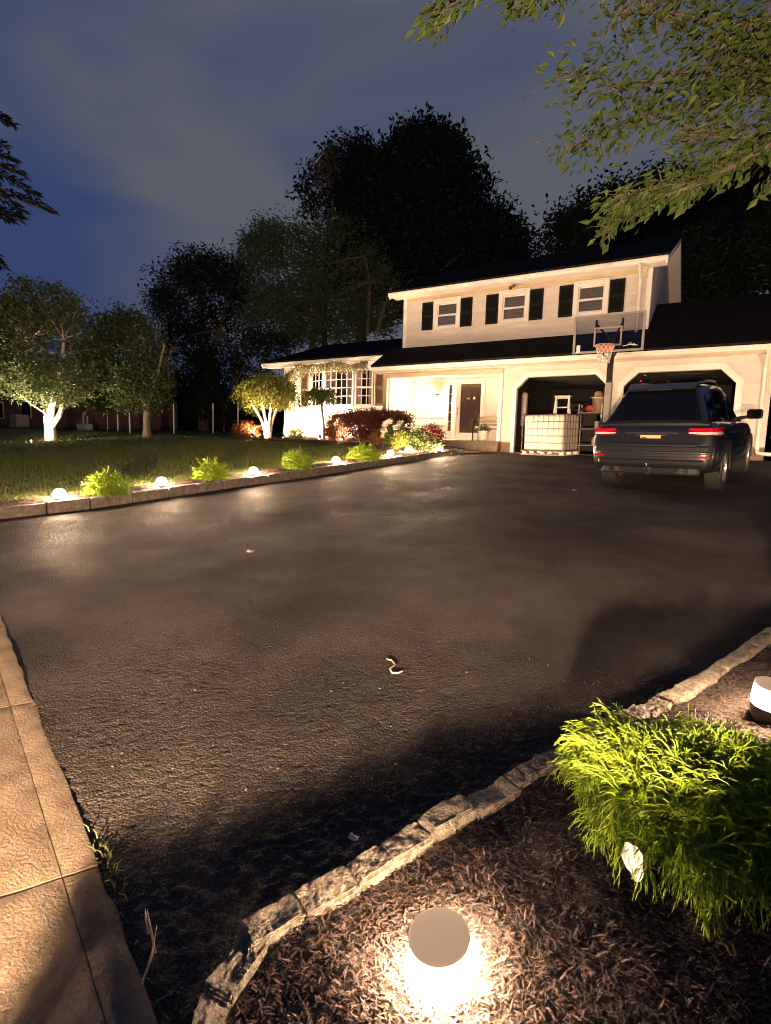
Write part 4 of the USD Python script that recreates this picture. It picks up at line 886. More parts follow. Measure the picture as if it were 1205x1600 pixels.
# dark woods all round; the unseen part behind the viewer darkens reflections
rw = np.random.default_rng(404)
P_ = []
for a in np.linspace(0, 2 * np.pi, 260, endpoint=False):
    R_ = rw.uniform(44, 52); x, y = -6 + R_ * math.cos(a), 6 + R_ * math.sin(a)
    front = y > 0
    h = rw.uniform(3.2, 5.5) if front and x < 2 else rw.uniform(8, 13)
    P_.append(np.column_stack([x + rw.normal(size=130) * 1.6, y + rw.normal(size=130) * 1.6, 0.5 + (h + 1.3 * (y > 15)) * rw.uniform(0, 1, 130) ** .8]))
P_ = np.vstack(P_); tag(obj('woods', leaves(P_, 1.25, rw, .75), M['leaf_dark'], None), 'dark woods behind the lawn and houses, the unseen rear part darkening reflections', 'woods', kind='stuff')
for q, l in (((13, 9), 'unseen dark tree right of the driveway, placed to darken car reflections'), ((15, 20), 'unseen dark tree beyond the garage, placed to dim skylight from the right')):  # out of view; they keep skylight off the car and right side
    cc = np.array([*q, .6]); tree('dark_tree', l, None, [([cc, cc + [0, 0, 5], cc + [.4, 0, 9]], .35, .1)], [(q[0], q[1], 7.5, 4, 4, 4.5, 260), (q[0], q[1], 3.5, 3.2, 3.2, 3, 120)], .45, 16, .6, 'leaf_dark', 'bark', rng, group=GD, shell=.4, twigs=20)
# conifer at the left edge, close by
c = at(-138, 690, 7.0); c[2] = .6
P_, D_ = [], []
bough = MB()
for k in range(80):
    z = 8.6 + 6.2 * (k / 80.0) + rng.uniform(-.1, .1); L = 4.2 * (1 - (k / 80.0) * 0.6) * rng.uniform(.75, 1.1); a = k * 2.4 + rng.uniform(-.4, .4)
    d = np.array([math.cos(a), math.sin(a), -0.06]); tt = np.linspace(0, 1, 7)[:, None]
    pts = c * [1, 1, 0] + [0, 0, z] + d * L * tt + [0, 0, 1] * (-.35 * tt * tt * L * .5 + .12 * np.maximum(tt - .7, 0))
    bough.tube(pts, np.linspace(.03, .006, 7), 5)
    for j in range(300):
        u = rng.uniform(.2, 1); b = pts[0] + (pts[-1] - pts[0]) * u; b[2] = np.interp(u, tt[:, 0], pts[:, 2])
        s = np.cross(d, [0, 0, 1]) * rng.choice([-1, 1]); P_.append(b + s * rng.uniform(0, .55) * (1.15 - u) + rng.normal(size=3) * .03); D_.append(d + s * .9 + [0, 0, -.35] + rng.normal(size=3) * .25)
t = thing('conifer', 'dark conifer whose drooping boughs enter at the left picture edge', 'tree')
bough.tube([c - [0, 0, .6], c + [0, 0, 7], c + [0, 0, 15.5]], [.22, .14, .02], 8)
obj('trunk', bough, M['bark'], t); obj('crown', leaves(np.array(P_), 0.26, rng, 0.2, np.array(D_)), M['needle'], t)
# the tree overhead, its branches hanging in from the right
t = thing('overhanging_tree', 'leafy branches of a tree overhead, lit yellow-green from below', 'tree')
tk = MB(); base = np.array([5.2, 5.2, .5])
tk.tube([base, base + [-.1, 0, 2], base + [-.3, .1, 4.2], base + [-.5, .2, 6.5]], [.24, .2, .16, .1], 10)
P_, D_ = [], []
def pix(px, py, dep): return np.array([0, 0, HC]) + ray(px, py) * dep
brs = [([(1330, 60), (1200, 90), (1080, 110), (980, 140), (880, 110)], 4.6, 46, 420), ([(1300, 20), (1150, 40), (1050, 20), (960, 20)], 4.3, 48, 430), ([(1290, 130), (1160, 150), (1060, 160), (960, 195), (885, 235)], 4.9, 34, 430),
       ([(1320, 190), (1230, 210), (1130, 215), (1060, 205)], 4.7, 42, 330), ([(1320, 180), (1205, 222), (1110, 270), (1020, 295), (945, 325)], 4.2, 25, 420), ([(1200, 230), (1100, 285), (1000, 318), (945, 360)], 4.1, 19, 230), ([(1330, 250), (1230, 260), (1195, 300)], 4.0, 20, 60),
       ([(840, -60), (760, -30), (700, 10), (668, 40)], 3.9, 20, 120), ([(900, -60), (840, -20), (800, 12)], 4.0, 22, 110), ([(1100, -60), (1000, -30), (900, -35), (860, 10)], 4.2, 24, 90), ([(1300, 90), (1200, 60), (1120, 70)], 4.4, 45, 330), ([(1260, 150), (1180, 110), (1120, 130)], 4.8, 45, 260)]
hub = pix(1480, 40, 5.2)
tk.tube([base + [-.4, .15, 5.3], hub], [.13, .07], 8)
for pts, dep, sp, n in brs:
    n = int(n * 1.55)
    q = np.array([pix(x, y, dep + .12 * math.sin(i * 2.1 + dep * 7)) for i, (x, y) in enumerate(pts)])
    tk.tube(np.vstack([hub, q]), np.linspace(.026, .004, len(q) + 1), 6)
    u = rng.uniform(0, len(q) - 1, n); i = np.minimum(u.astype(int), len(q) - 2); fr = (u - i)[:, None]
    b = q[i] * (1 - fr) + q[i + 1] * fr; s = sp * dep / FPX
    off = rng.normal(size=(n, 3)) * s * 0.55
    P_.append(b + off); D_.append(unit(q[i + 1] - q[i]) * 0.9 + rng.normal(size=(n, 3)) * 0.5 - [0, 0, 0.45])
    for k in range(0, n, 5): tk.tube([b[k], b[k] + off[k] * .5 + [0, 0, .01], b[k] + off[k]], [.006, .004, .002], 4)
obj('branches', tk, M['dark_bark'], t)
obj('crown', leaves(np.vstack(P_), 0.088, rng, 0.45, np.vstack(D_), fold=0.08), M['leaf_over'], t)

# ------------------------------------------------------------------ planting round the house
rng = np.random.default_rng(303)
bx, by = -14.75, 15.85; bz = float(house_bed_z(bx, by))
stems = []
for k in range(7):
    a = k * .9 + .2; r = rng.uniform(.5, 1.05); stems.append(([(bx + .06 * math.cos(a), by + .06 * math.sin(a), bz - .05), (bx + .25 * r * math.cos(a), by + .2 * r * math.sin(a), bz + .7), (bx + .8 * r * math.cos(a), by + .6 * r * math.sin(a), bz + 1.45), (bx + 1.0 * r * math.cos(a), by + .8 * r * math.sin(a), bz + 1.9)], .065, .03))
tree('topiary_tree', 'spotlit multi-stemmed topiary tree with a domed yellow-green crown at the wing corner', None, stems, [(bx - .1, by, bz + 1.85, 1.28, .95, .55, 260), (bx + .7, by, bz + 1.6, .6, .6, .5, 60), (bx - .9, by, bz + 1.55, .5, .5, .5, 60)], 0.10, 22, 0.14, 'leaf_gold', 'pale_bark', rng, aspect=.6, twigs=30, tw=.015)
bx, by = -12.05, 15.9; bz = float(house_bed_z(bx, by))
P_ = []; D_ = []
for k in range(70):
    a = rng.uniform(0, 6.28); R = rng.uniform(.25, .82); tt = np.linspace(0, 1, 16)[:, None]
    arc = np.array([bx - .2, by, bz + 1.55]) + np.array([math.cos(a), math.sin(a), 0]) * R * tt + [0, 0, 1] * (.38 * np.sin(tt * np.pi * .75) - .62 * tt ** 2 * R)
    P_.append(arc + rng.normal(size=(16, 3)) * .06); D_.append(np.tile([math.cos(a) * .4, math.sin(a) * .4, -.8], (16, 1)) + rng.normal(size=(16, 3)) * .3)
t = thing('weeping_tree', 'small umbrella-shaped weeping tree on one thin trunk before the bow window', 'tree')
tk = MB().tube([(bx, by, bz - .05), (bx - .03, by, bz + .6), (bx - .12, by, bz + 1.1), (bx - .2, by, bz + 1.6)], [.05, .042, .04, .035], 8)
for k in range(10):
    a = k * .63; tk.tube([(bx - .2, by, bz + 1.55), (bx - .2 + .3 * math.cos(a), by + .3 * math.sin(a), bz + 1.85), (bx - .2 + .6 * math.cos(a), by + .6 * math.sin(a), bz + 1.72)], [.02, .014, .006], 5)
obj('trunk', tk, M['bark'], t, smooth=50); obj('crown', leaves(np.vstack(P_), .13, rng, .5, np.vstack(D_)), M['leaf_mid2'], t)
def bush(name, label, blobs, size, per, spread, leaf, cat='shrub', group=None, aspect=.55, shell=.6, stems=5):
    t = thing(name, label, cat, (0, 0, 0), None, group)
    P, cen = blob_points(rng, blobs, per, spread, shell)
    c = np.array(blobs[0][:3]); st = MB(); z0 = float(house_bed_z(c[0], c[1])) - .05
    for k in range(stems):
        a = rng.uniform(0, 6.28); e = c + [math.cos(a) * blobs[0][3] * .6, math.sin(a) * blobs[0][4] * .6, blobs[0][5] * .3]
        st.tube([(c[0] + .05 * math.cos(a), c[1] + .05 * math.sin(a), z0), (c + e) / 2 - [0, 0, .1], e], [.018, .012, .006], 5)
    obj('stems', st, M['bark'], t); obj('foliage', leaves(P, size, rng, aspect), M[leaf], t)
    return t
bush('clipped_hedge', 'flat-topped dark red barberry hedge in front of the porch', [(x, 15.25, 2.02, .42, .5, .44, 90) for x in (-10.1, -9.6, -9.1, -8.65)] + [(x, 15.2, 2.28, .38, .45, .16, 60) for x in (-10.2, -9.7, -9.2, -8.6)], .07, 26, .10, 'leaf_red', 'hedge', shell=.75)
bush('round_bush', 'round copper-brown bush lit from behind, left of the red hedge', [(-10.98, 15.25, 1.98, .36, .34, .40, 150)], .07, 22, .08, 'leaf_copper', shell=.8)
bush('round_bush', 'small low copper bush beside the larger round one', [(-11.45, 15.6, 1.75, .22, .22, .2, 60)], .06, 20, .07, 'leaf_copper', shell=.75)
bush('box_bush', 'low rounded bush at the foot of the topiary tree', [(-15.4, 15.4, 1.78, .5, .4, .32, 130)], .07, 20, .1, 'leaf_copper', shell=.75)
bush('box_bush', 'low green box plant by the wall between topiary and spotlight', [(-13.85, 16.5, 1.72, .3, .25, .2, 60)], .06, 20, .08, 'leaf_gold', shell=.75)
bush('flowering_shrub', 'white flowering shrub in front of the red hedge', [(-8.15, 14.3, 1.72, .36, .3, .36, 90)], .08, 14, .1, 'leaf_mid2', shell=.6)
fl = []; 
for k in range(16):
    c = np.array([-8.15, 14.25, 1.8]) + unit(rng.normal(size=3) + [0, -.6, .5]) * [.4, .32, .36]; fl.append(c + unit(rng.normal(size=(60, 3))) * .065)
P = np.vstack(fl); tg = leaves(P, .045, rng, .9); obj('flower', tg, M['petal'], '/World/flowering_shrub')
bush('green_bush', 'bright yellow-green bush beside the last pair of path lights', [(-7.42, 13.25, 1.47, .2, .2, .26, 70)], .06, 18, .07, 'leaf_gold', shell=.6)
bush('green_bush', 'leafy green bush left of the round red bush', [(-7.2, 13.75, 1.46, .34, .3, .36, 110)], .08, 18, .09, 'leaf_mid2', shell=.6)
bush('red_bush', 'round orange-red bush with dark crown beside the porch path', [(-6.95, 14.2, 1.62, .34, .3, .34, 130)], .07, 20, .08, 'leaf_red2', shell=.8)
bush('green_bush', 'low green leaves below the round red bush', [(-6.7, 13.85, 1.38, .3, .25, .18, 60)], .08, 16, .08, 'leaf_mid2', shell=.6)
bush('copper_plant', 'small copper-leaved plant at the foot of the red hedge', [(-8.9, 14.5, 1.58, .26, .2, .2, 50)], .07, 16, .07, 'leaf_copper', shell=.6)
# climbing plant hanging from the wing eave
P_ = []; tk = MB()
path_ = np.array([(-15.2, 17.25, 1.6), (-15.0, 17.2, 3.0), (-14.9, 17.1, 4.1), (-14.2, 16.95, 4.42), (-13.2, 16.9, 4.38), (-12.3, 16.9, 4.45), (-11.6, 16.95, 4.3), (-11.0, 17.0, 4.42)])
tk.tube(path_, np.linspace(.035, .008, len(path_)), 6)
for k in range(120):
    u = rng.uniform(1.2, len(path_) - 1.001); i = int(u); b = path_[i] + (path_[i + 1] - path_[i]) * (u - i)
    h = rng.uniform(.1, .5) * (1.2 if u < 4 else .8); P_.append(b + np.column_stack([rng.normal(size=18) * .07, rng.normal(size=18) * .05 - .04, -rng.uniform(-.1, 1, 18) * h]))
t = thing('climbing_plant', 'pale climbing plant hanging along the eave above the bow window', 'climbing plant')
obj('stem', tk, M['bark'], t); obj('foliage', leaves(np.vstack(P_), .09, rng, .6, down=.9), M['leaf_pale2'], t)

# ------------------------------------------------------------------ porch bench and bucket
t = thing('bench', 'dark iron garden bench with pale cushion on the porch by the garage wall', 'bench', (-6.15, 17.1, 1.586))
for sx in (-.52, .52):
    fr = MB(); fr.tube([(sx, -.28, 0), (sx, -.27, .4), (sx, -.3, .62), (sx, -.1, .64), (sx, .2, .62)], .02, 6); fr.tube([(sx, .26, 0), (sx, .2, .4), (sx, .28, .85)], .02, 6); fr.tube([(sx, -.27, .4), (sx, .2, .4)], .018, 6)
    obj('leg_frame', fr, M['metal_dark'], t)
for k in range(5): obj('seat_slat', MB().rbox((-.5, -.26 + .095 * k, .40), (.5, -.18 + .095 * k, .425), .006), M['wood'], t)
for k in range(3): obj('back_slat', MB().rbox((-.5, .205 + .025 * k, .5 + .12 * k), (.5, .225 + .025 * k, .59 + .12 * k), .006), M['wood'], t)
cu = MB().rbox((-.47, -.24, .427), (.47, .18, .50), .03); obj('cushion', cu, M['plastic_white'], t)
t = thing('bucket', 'pale bucket planter standing in front of the porch bench', 'bucket', (-6.22, 16.6, 1.586))
obj('tub', MB().lathe([(0, 0), (.135, 0), (.165, .30), (.175, .31), (.175, .33), (.155, .33), (.15, .30), (0, .28)], n=24), M['plastic_white'], t, smooth=40)
obj('handle', MB().tube([(.17 * math.cos(a), -.02, .31 + .12 * math.sin(a)) for a in np.linspace(0, math.pi, 11)], .005, 5), M['steel'], t)
P, _ = blob_points(rng, [(-6.22, 16.6, 1.98, .17, .15, .1, 26)], 12, .05); P -= [-6.22, 16.6, 1.586]; obj('foliage', leaves(P, .06, rng, .5), M['leaf_mid2'], t)

# ------------------------------------------------------------------ basketball hoop
gz = float(drive_z(-2.3, 15.35))
t = thing('basketball_hoop', 'basketball hoop with clear backboard and orange rim on a dark pole between the garage doors', 'basketball hoop')
obj('pole', MB().rbox((-2.43, 15.34, gz - .05), (-2.29, 15.48, 4.25), .012), M['metal_dark'], t)
obj('pole_pad', MB().rbox((-2.445, 15.325, gz + .9), (-2.275, 15.495, gz + 1.95), .02), M['board_frame'], t)
bx0, bx1, bz0, bz1, byy = -3.20, -1.53, 3.83, 4.76, 14.72
obj('backboard', MB().box((bx0 + .05, byy - .006, bz0 + .05), (bx1 - .05, byy + .006, bz1 - .05)), M['board_glass'], t)
fr = MB()
for a, b in (((bx0, byy - .02, bz0), (bx0 + .06, byy + .02, bz1)), ((bx1 - .06, byy - .02, bz0), (bx1, byy + .02, bz1)), ((bx0 + .06, byy - .019, bz0), (bx1 - .06, byy + .02, bz0 + .055)), ((bx0 + .06, byy - .019, bz1 - .045), (bx1 - .06, byy + .02, bz1))): fr.rbox(a, b, .006)
obj('board_frame', fr, M['board_frame'], t)
tg = MB(); cx = -2.37
for a, b in (((cx - .33, byy - .012, bz0 + .15), (cx - .29, byy - .007, bz0 + .62)), ((cx + .29, byy - .012, bz0 + .15), (cx + .33, byy - .007, bz0 + .62)), ((cx - .29, byy - .012, bz0 + .58), (cx + .29, byy - .007, bz0 + .62)), ((cx - .29, byy - .012, bz0 + .15), (cx + .29, byy - .007, bz0 + .19))): tg.box(a, b)
obj('target_marking', tg, M['board_frame'], t)
lg = MB()
lg.tube([(bx1 - .47, byy - .009, bz0 + .125), (bx1 - .33, byy - .009, bz0 + .15), (bx1 - .14, byy - .009, bz0 + .13)], .009, 4); lg.tube([(bx1 - .36, byy - .009, bz0 + .155), (bx1 - .30, byy - .009, bz0 + .20), (bx1 - .26, byy - .009, bz0 + .155), (bx1 - .2, byy - .009, bz0 + .165)], .007, 4)
obj('logo', lg, M['white'], t)
obj('edge_pad', MB().rbox((bx0 + .10, byy - .03, bz0 + .02), (bx0 + .19, byy - .008, bz0 + .21), .006), M['white'], t)
for sx in (-.32, .30):
    a = obj('arm', MB().slab([(cx + sx, byy + .02, 4.38), (cx + sx + .045, byy + .02, 4.38), (cx + sx + .045, byy + .02, 4.64), (cx + sx, byy + .02, 4.64)], -.05), M['metal_dark'], t)
am = MB()
for sx in (-.30, .32): am.tube([(cx + sx, byy + .05, 4.55), (cx + .02, 15.36, 4.2)], .025, 6); am.tube([(cx + sx, byy + .05, 4.0), (cx + .02, 15.36, 3.7)], .025, 6)
obj('arm', am, M['metal_dark'], t)
rx, ry, rz = cx + .02, byy - .42, bz0 + .10
obj('rim', MB().tube([(rx + .229 * math.cos(a), ry + .229 * math.sin(a), rz) for a in np.linspace(0, 2 * math.pi, 33)], .011, 6, cap=False), M['orange'], t, smooth=True)
obj('rim_bracket', MB().rbox((rx - .11, byy - .20, rz - .10), (rx + .11, byy - .022, rz + .03), .012).slab([(rx - .2, byy - .2, rz - .008), (rx + .2, byy - .2, rz - .008), (rx + .1, byy - .03, rz - .09), (rx - .1, byy - .03, rz - .09)], .01), M['orange'], t)
nt = MB()
for k in range(12):
    for s_ in (-1, 1):
        pts = []
        for j in range(6):
            f_ = j / 5; R_ = .225 - .10 * f_ ** .7; a = 2 * math.pi * (k + s_ * j * .5) / 12; pts.append((rx + R_ * math.cos(a), ry + R_ * math.sin(a), rz - .42 * f_))
        nt.tube(pts, .0055, 3)
obj('net', nt, M['white'], t)

# ------------------------------------------------------------------ the water tote
a0, a1 = np.array([-4.50, 15.13]), np.array([-3.285, 14.86]); ang = math.degrees(math.atan2(*(a1 - a0)[::-1]))
tz = float(drive_z(-3.9, 15.2))
t = thing('water_tote', 'white caged water tote on a pallet in front of the left garage bay', 'water tote', (*a0, tz - .01), (2.5, 0, ang))
Wd, Dp = float(np.linalg.norm(a1 - a0)), 1.0
for k, y0 in enumerate((0.0, .44, .88)): obj('pallet_runner', MB().rbox((-.04, y0, 0), (Wd + .04, y0 + .12, .03), .006), M['wood'], t)
for x0 in (0.0, Wd / 2 - .07, Wd - .14):
    for y0 in (0.0, .44, .88): obj('pallet_block', MB().rbox((x0, y0 + .003, .031), (x0 + .14, y0 + .117, .105), .01), M['plastic_white'], t)
for k in range(6): obj('pallet_board', MB().rbox((-.04 + k * (Wd - .1 + .08) / 5, 0, .106), (-.04 + k * (Wd - .02) / 5 + .1, 1.0, .125), .005), M['wood'], t)
import manifold3d as m3
def rounded(a, b, r):
    a, b = np.array(a, float), np.array(b, float); s = m3.Manifold.sphere(r, 20)
    return m3.Manifold.batch_hull([s.translate(np.where([i & 1, i & 2, i & 4], b - r, a + r).tolist()) for i in range(8)])
obj('bottle', rounded((.03, .03, .13), (Wd - .03, Dp - .03, 1.10), .08), M['tote'], t, smooth=40)
obj('cap', MB().lathe([(0, 1.10), (.11, 1.10), (.11, 1.135), (.09, 1.145), (0, 1.145)], (Wd / 2, .5, 0), 20), M['metal_dark'], t)
for k in range(9):
    x = .01 + k * (Wd - .02) / 8; obj('cage_bar', MB().tube([(x, .96, 1.112), (x, .0, 1.112), (x, -.005, 1.10), (x, -.005, .12)], .0085, 6), M['cage'], t)
for k in range(7):
    y = .0 + k * Dp / 6; obj('cage_bar', MB().tube([(Wd + .006, y, 1.10), (Wd + .006, y, .12)], .0085, 6), M['cage'], t); obj('cage_bar', MB().tube([(-.006, y, 1.10), (-.006, y, .12)], .0085, 6), M['cage'], t)
for z in (.15, .34, .53, .72, .91, 1.10): obj('cage_bar', MB().tube([(-.014, -.014, z), (Wd + .014, -.014, z), (Wd + .014, Dp + .01, z), (-.014, Dp + .01, z), (-.014, -.014, z)], .009, 6), M['cage'], t)

# ------------------------------------------------------------------ things in the garage
fz = 1.262
t = thing('step_ladder', 'white step ladder standing behind the water tote in the garage', 'step ladder', (-3.95, 17.1, fz))
for sx in (-1, 1):
    obj('rail', MB().slab([(sx * .26, -.18, 0), (sx * .26 + .05, -.18, 0), (sx * .19 + .05, .08, 1.72), (sx * .19, .08, 1.72)], .05), M['white'], t)
    obj('rear_leg', MB().slab([(sx * .25, .55, 0), (sx * .25 + .04, .55, 0), (sx * .19 + .04, .16, 1.66), (sx * .19, .16, 1.66)], .04), M['white'], t)
for k in range(6):
    z = .28 + .28 * k; w_ = .26 - .07 * z / 1.72; obj('step', MB().rbox((-w_ + .02, -.19 + .26 * z / 1.72, z), (w_ + .04, -.05 + .26 * z / 1.72, z + .03), .005), M['white'], t)
obj('top_cap', MB().rbox((-.22, .02, 1.72), (.27, .24, 1.77), .01), M['white'], t)
t = thing('storage_shelf', 'steel shelf unit along the right side of the left garage bay', 'shelf', (-3.3, 16.45, fz))
for x in (0, .62):
    for y in (0, .4): obj('post', MB().box((x, y, 0), (x + .035, y + .035, 1.45)), M['steel'], t)
for z in (.25, .72, 1.18): obj('shelf', MB().rbox((-.02, -.02, z), (.68, .46, z + .03), .005), M['wood'], t)
t = thing('tan_bucket', 'tall tan bucket on top of the garage shelf', 'bucket', (-2.80, 16.62, fz + 1.21)); obj('tub', MB().lathe([(0, 0), (.13, 0), (.16, .36), (.17, .37), (.17, .39), (.15, .39), (.14, .02), (0, .02)], n=20), M['plastic_tan'], t, smooth=40); obj('lid', MB().lathe([(0, .395), (.18, .395), (.185, .42), (0, .43)], n=20), M['plastic_white'], t)
t = thing('straw_hat', 'rounded tan hat lying on the bucket at the top of the shelf', 'hat', (-2.80, 16.62, fz + 1.645)); obj('crown', MB().lathe([(0, .17), (.06, .165), (.11, .13), (.125, .05), (.13, 0)], n=20), M['plastic_tan'], t, smooth=True); obj('brim', MB().lathe([(.13, .004), (.19, -.004), (.24, .008), (.24, .0), (.19, -.012), (.12, -.004)], n=24), M['straw'], t, smooth=True)
t = thing('leaf_blower', 'red and black leaf blower lying on the garage shelf', 'leaf blower', (-3.12, 16.5, fz + 1.225)); obj('body', rounded((0, 0, 0), (.26, .2, .2), .07), M['plastic_red'], t, smooth=40); obj('nozzle', MB().tube([(.02, .1, .1), (-.16, .06, .07), (-.34, .04, .05)], [.06, .045, .035], 10), M['car_trim'], t); obj('handle', MB().tube([(.05, .1, .19), (.08, .1, .27), (.18, .1, .27), (.22, .1, .19)], .018, 6), M['car_trim'], t)
t = thing('paint_tin', 'round pale tin at the end of the garage shelf', 'tin', (-2.75, 16.52, fz + .752)); obj('tin', MB().lathe([(0, 0), (.09, 0), (.09, .2), (.085, .21), (0, .205)], n=20), M['plastic_white'], t, smooth=40); obj('handle', MB().tube([(.09 * math.cos(a), 0, .17 + .11 * math.sin(a)) for a in np.linspace(0, math.pi, 9)], .004, 4), M['steel'], t)
t = thing('jug', 'small white jug on the lowest garage shelf', 'jug', (-2.8, 16.52, fz + .282)); obj('body', MB().lathe([(0, 0), (.08, 0), (.09, .03), (.09, .17), (.03, .25), (.03, .28), (0, .28)], n=16), M['plastic_white'], t, smooth=40); obj('handle', MB().tube([(.05, 0, .24), (.11, 0, .22), (.1, 0, .12), (.085, 0, .1)], .012, 6), M['plastic_white'], t)
t = thing('hanging_bag', 'grey bag hanging inside the left garage jamb', 'bag', (-4.93, 16.6, 2.35)); obj('bag', rounded((-.09, -.1, 0), (.09, .1, .75), .08), M['curtain'], t, smooth=40); obj('strap', MB().tube([(0, -.06, .72), (0, -.02, .95), (0, .06, .72)], .012, 5), M['metal_dark'], t); obj('pocket', rounded((-.07, -.12, -.28), (.05, .08, .05), .05), M['curtain'], t, smooth=40)
t = thing('tool_cabinet', 'dark cabinet at the back of the garage', 'cabinet', (-4.6, 20.9, fz)); obj('body', MB().rbox((0, 0, 0), (1.1, .55, 1.9), .01), M['shutter'], t)
for k in range(2): obj('door', MB().rbox((.02 + k * .54, -.02, .05), (.54 + k * .54, -.003, 1.85), .006), M['car_trim'], t); obj('handle', MB().box((.47 + k * .12, -.035, .9), (.49 + k * .12, -.021, 1.05)), M['steel'], t)
t = thing('door_opener', 'ceiling garage door opener with a small red light above the car', 'door opener', (-1.75, 16.9, 3.36)); obj('rail', MB().box((.1, -.3, .10), (.14, 2.5, .13)), M['steel'], t); obj('housing', MB().rbox((0, 0, .0), (.26, .36, .095), .02), M['car_trim'], t); obj('indicator', MB().tm(trimesh.creation.icosphere(1, .022)), M['red_led'], t)
# ------------------------------------------------------------------ the parked car
def build_car():
    hd = -9.0
    yw, c0 = math.radians(hd), np.array([-0.60, 9.97])
    t = thing('parked_car', 'dark glossy SUV parked facing the right garage bay, red tail lights', 'car', (*c0, float(drive_z(*c0)) + .005), (4.57, 0, hd), scale=.93)
    st = [(-.975, .70, .50, .78), (-.965, .80, .44, .80), (-.94, .87, .40, .83), (-.90, .905, .37, .98), (-.86, .925, .35, 1.07), (-.75, .945, .33, 1.11), (-.45, .962, .31, 1.13), (0, .968, .30, 1.13), (.6, .955, .28, 1.11), (1.5, .945, .28, 1.09), (2.3, .955, .28, 1.07), (2.8, .966, .30, 1.06), (3.2, .95, .33, 1.03), (3.5, .90, .36, .98), (3.72, .80, .40, .90), (3.83, .66, .46, .80), (3.85, .5, .5, .74)]
    prof = []
    for y, w, b, tp in st:
        h = tp - b
        pts = [(0, b), (w - .16, b), (w - .05, b + .04 * min(1, h)), (w - .012, b + .22 * h), (w, b + .42 * h), (w, b + .60 * h), (w - .018, b + .76 * h), (w - .055, b + .90 * h), (w - .10, b + .975 * h), (w - .17, tp), (0, tp)]
        prof.append([(x, y, z) for x, z in pts] + [(-x, y, z) for x, z in pts[-2:0:-1]])
    prof = np.array(prof); n, m, _ = prof.shape
    i = np.arange(n - 1)[:, None] * m; j = np.arange(m)[None]; j2 = (j + 1) % m
    F = np.stack([i + j, i + m + j, i + m + j2, i + j2], -1).reshape(-1, 4); F = np.vstack([F[:, [0, 1, 2]], F[:, [0, 2, 3]]])
    V = prof.reshape(-1, 3); ca, cb = len(V), len(V) + 1
    V = np.vstack([V, prof[0].mean(0), prof[-1].mean(0)]); jj = np.arange(m); k2 = (jj + 1) % m
    F = np.vstack([F, np.stack([np.full(m, ca), jj, k2], 1), np.stack([np.full(m, cb), (n - 1) * m + k2, (n - 1) * m + jj], 1)])
    body = trimesh.Trimesh(V, F); body.fix_normals()
    mf = m3.Manifold(m3.Mesh(np.array(body.vertices, np.float32), np.array(body.faces, np.uint32)))
    for yy in (0.0, 2.915):
        for sx in (-1, 1):
            cyl = m3.Manifold.cylinder(.5, .415, .415, 40).rotate([0, 90, 0]).translate([sx * .87 - .25, yy, .37]); mf = mf - cyl
    obj('body', mf, M['paint'], t, smooth=32)
    # cabin
    gs = [(-.83, .80, .78, 1.115), (-.62, .79, .68, 1.40), (-.44, .785, .585, 1.645), (-.34, .785, .58, 1.695), (.1, .80, .595, 1.745), (.8, .80, .605, 1.755), (1.4, .80, .60, 1.735), (1.72, .795, .60, 1.68), (2.15, .80, .67, 1.40), (2.62, .80, .75, 1.09)]
    pr = []
    for y, wb, wt, z in gs:
        pts = [(0, 1.0), (wb, 1.0), (wb, 1.10), (wt + (wb - wt) * .12, max(z - .10, 1.101)), (wt - .03, max(z - .03, 1.102)), (wt - .13, z), (0, z + .012)]
        pr.append([(x, y, q) for x, q in pts] + [(-x, y, q) for x, q in pts[-2:0:-1]])
    pr = np.array(pr); n, m, _ = pr.shape
    i = np.arange(n - 1)[:, None] * m; j = np.arange(m)[None]; j2 = (j + 1) % m
    F = np.stack([i + j, i + m + j, i + m + j2, i + j2], -1).reshape(-1, 4)
    V = np.vstack([pr.reshape(-1, 3), pr[0].mean(0), pr[-1].mean(0)]); jj = np.arange(m); k2 = (jj + 1) % m; F = np.vstack([F[:, [0, 1, 2]], F[:, [0, 2, 3]]])
    F = np.vstack([F, np.stack([np.full(m, n * m), jj, k2], 1), np.stack([np.full(m, n * m + 1), (n - 1) * m + k2, (n - 1) * m + jj], 1)])
    cb_ = trimesh.Trimesh(V, F); cb_.fix_normals(); obj('cabin', cb_, M['paint'], t, smooth=30)
    def gi(y, k):
        return np.array([np.interp(y, [g[0] for g in gs], [g[1] for g in gs]), np.interp(y, [g[0] for g in gs], [g[2] for g in gs]), np.interp(y, [g[0] for g in gs], [g[3] for g in gs])])[k]
    # rear window, slightly proud of the tailgate
    def rear(x, y, o=.012): return (x, y - o * .8, gi(y, 2) + .012 * (1 - abs(x)) + o * .6)
    rw = MB(); xsn = np.linspace(-1, 1, 9); ysn = np.linspace(-.80, -.455, 6)
    A = np.array([[rear(u * (np.interp(y, [-.8, -.455], [.69, .515])), y) for u in xsn] for y in ysn]); v, f = grid_mesh(A[..., 0], A[..., 1], A[..., 2])
    obj('rear_window', rw.add(v, f[:, ::-1]), M['car_glass'], t, smooth=True)
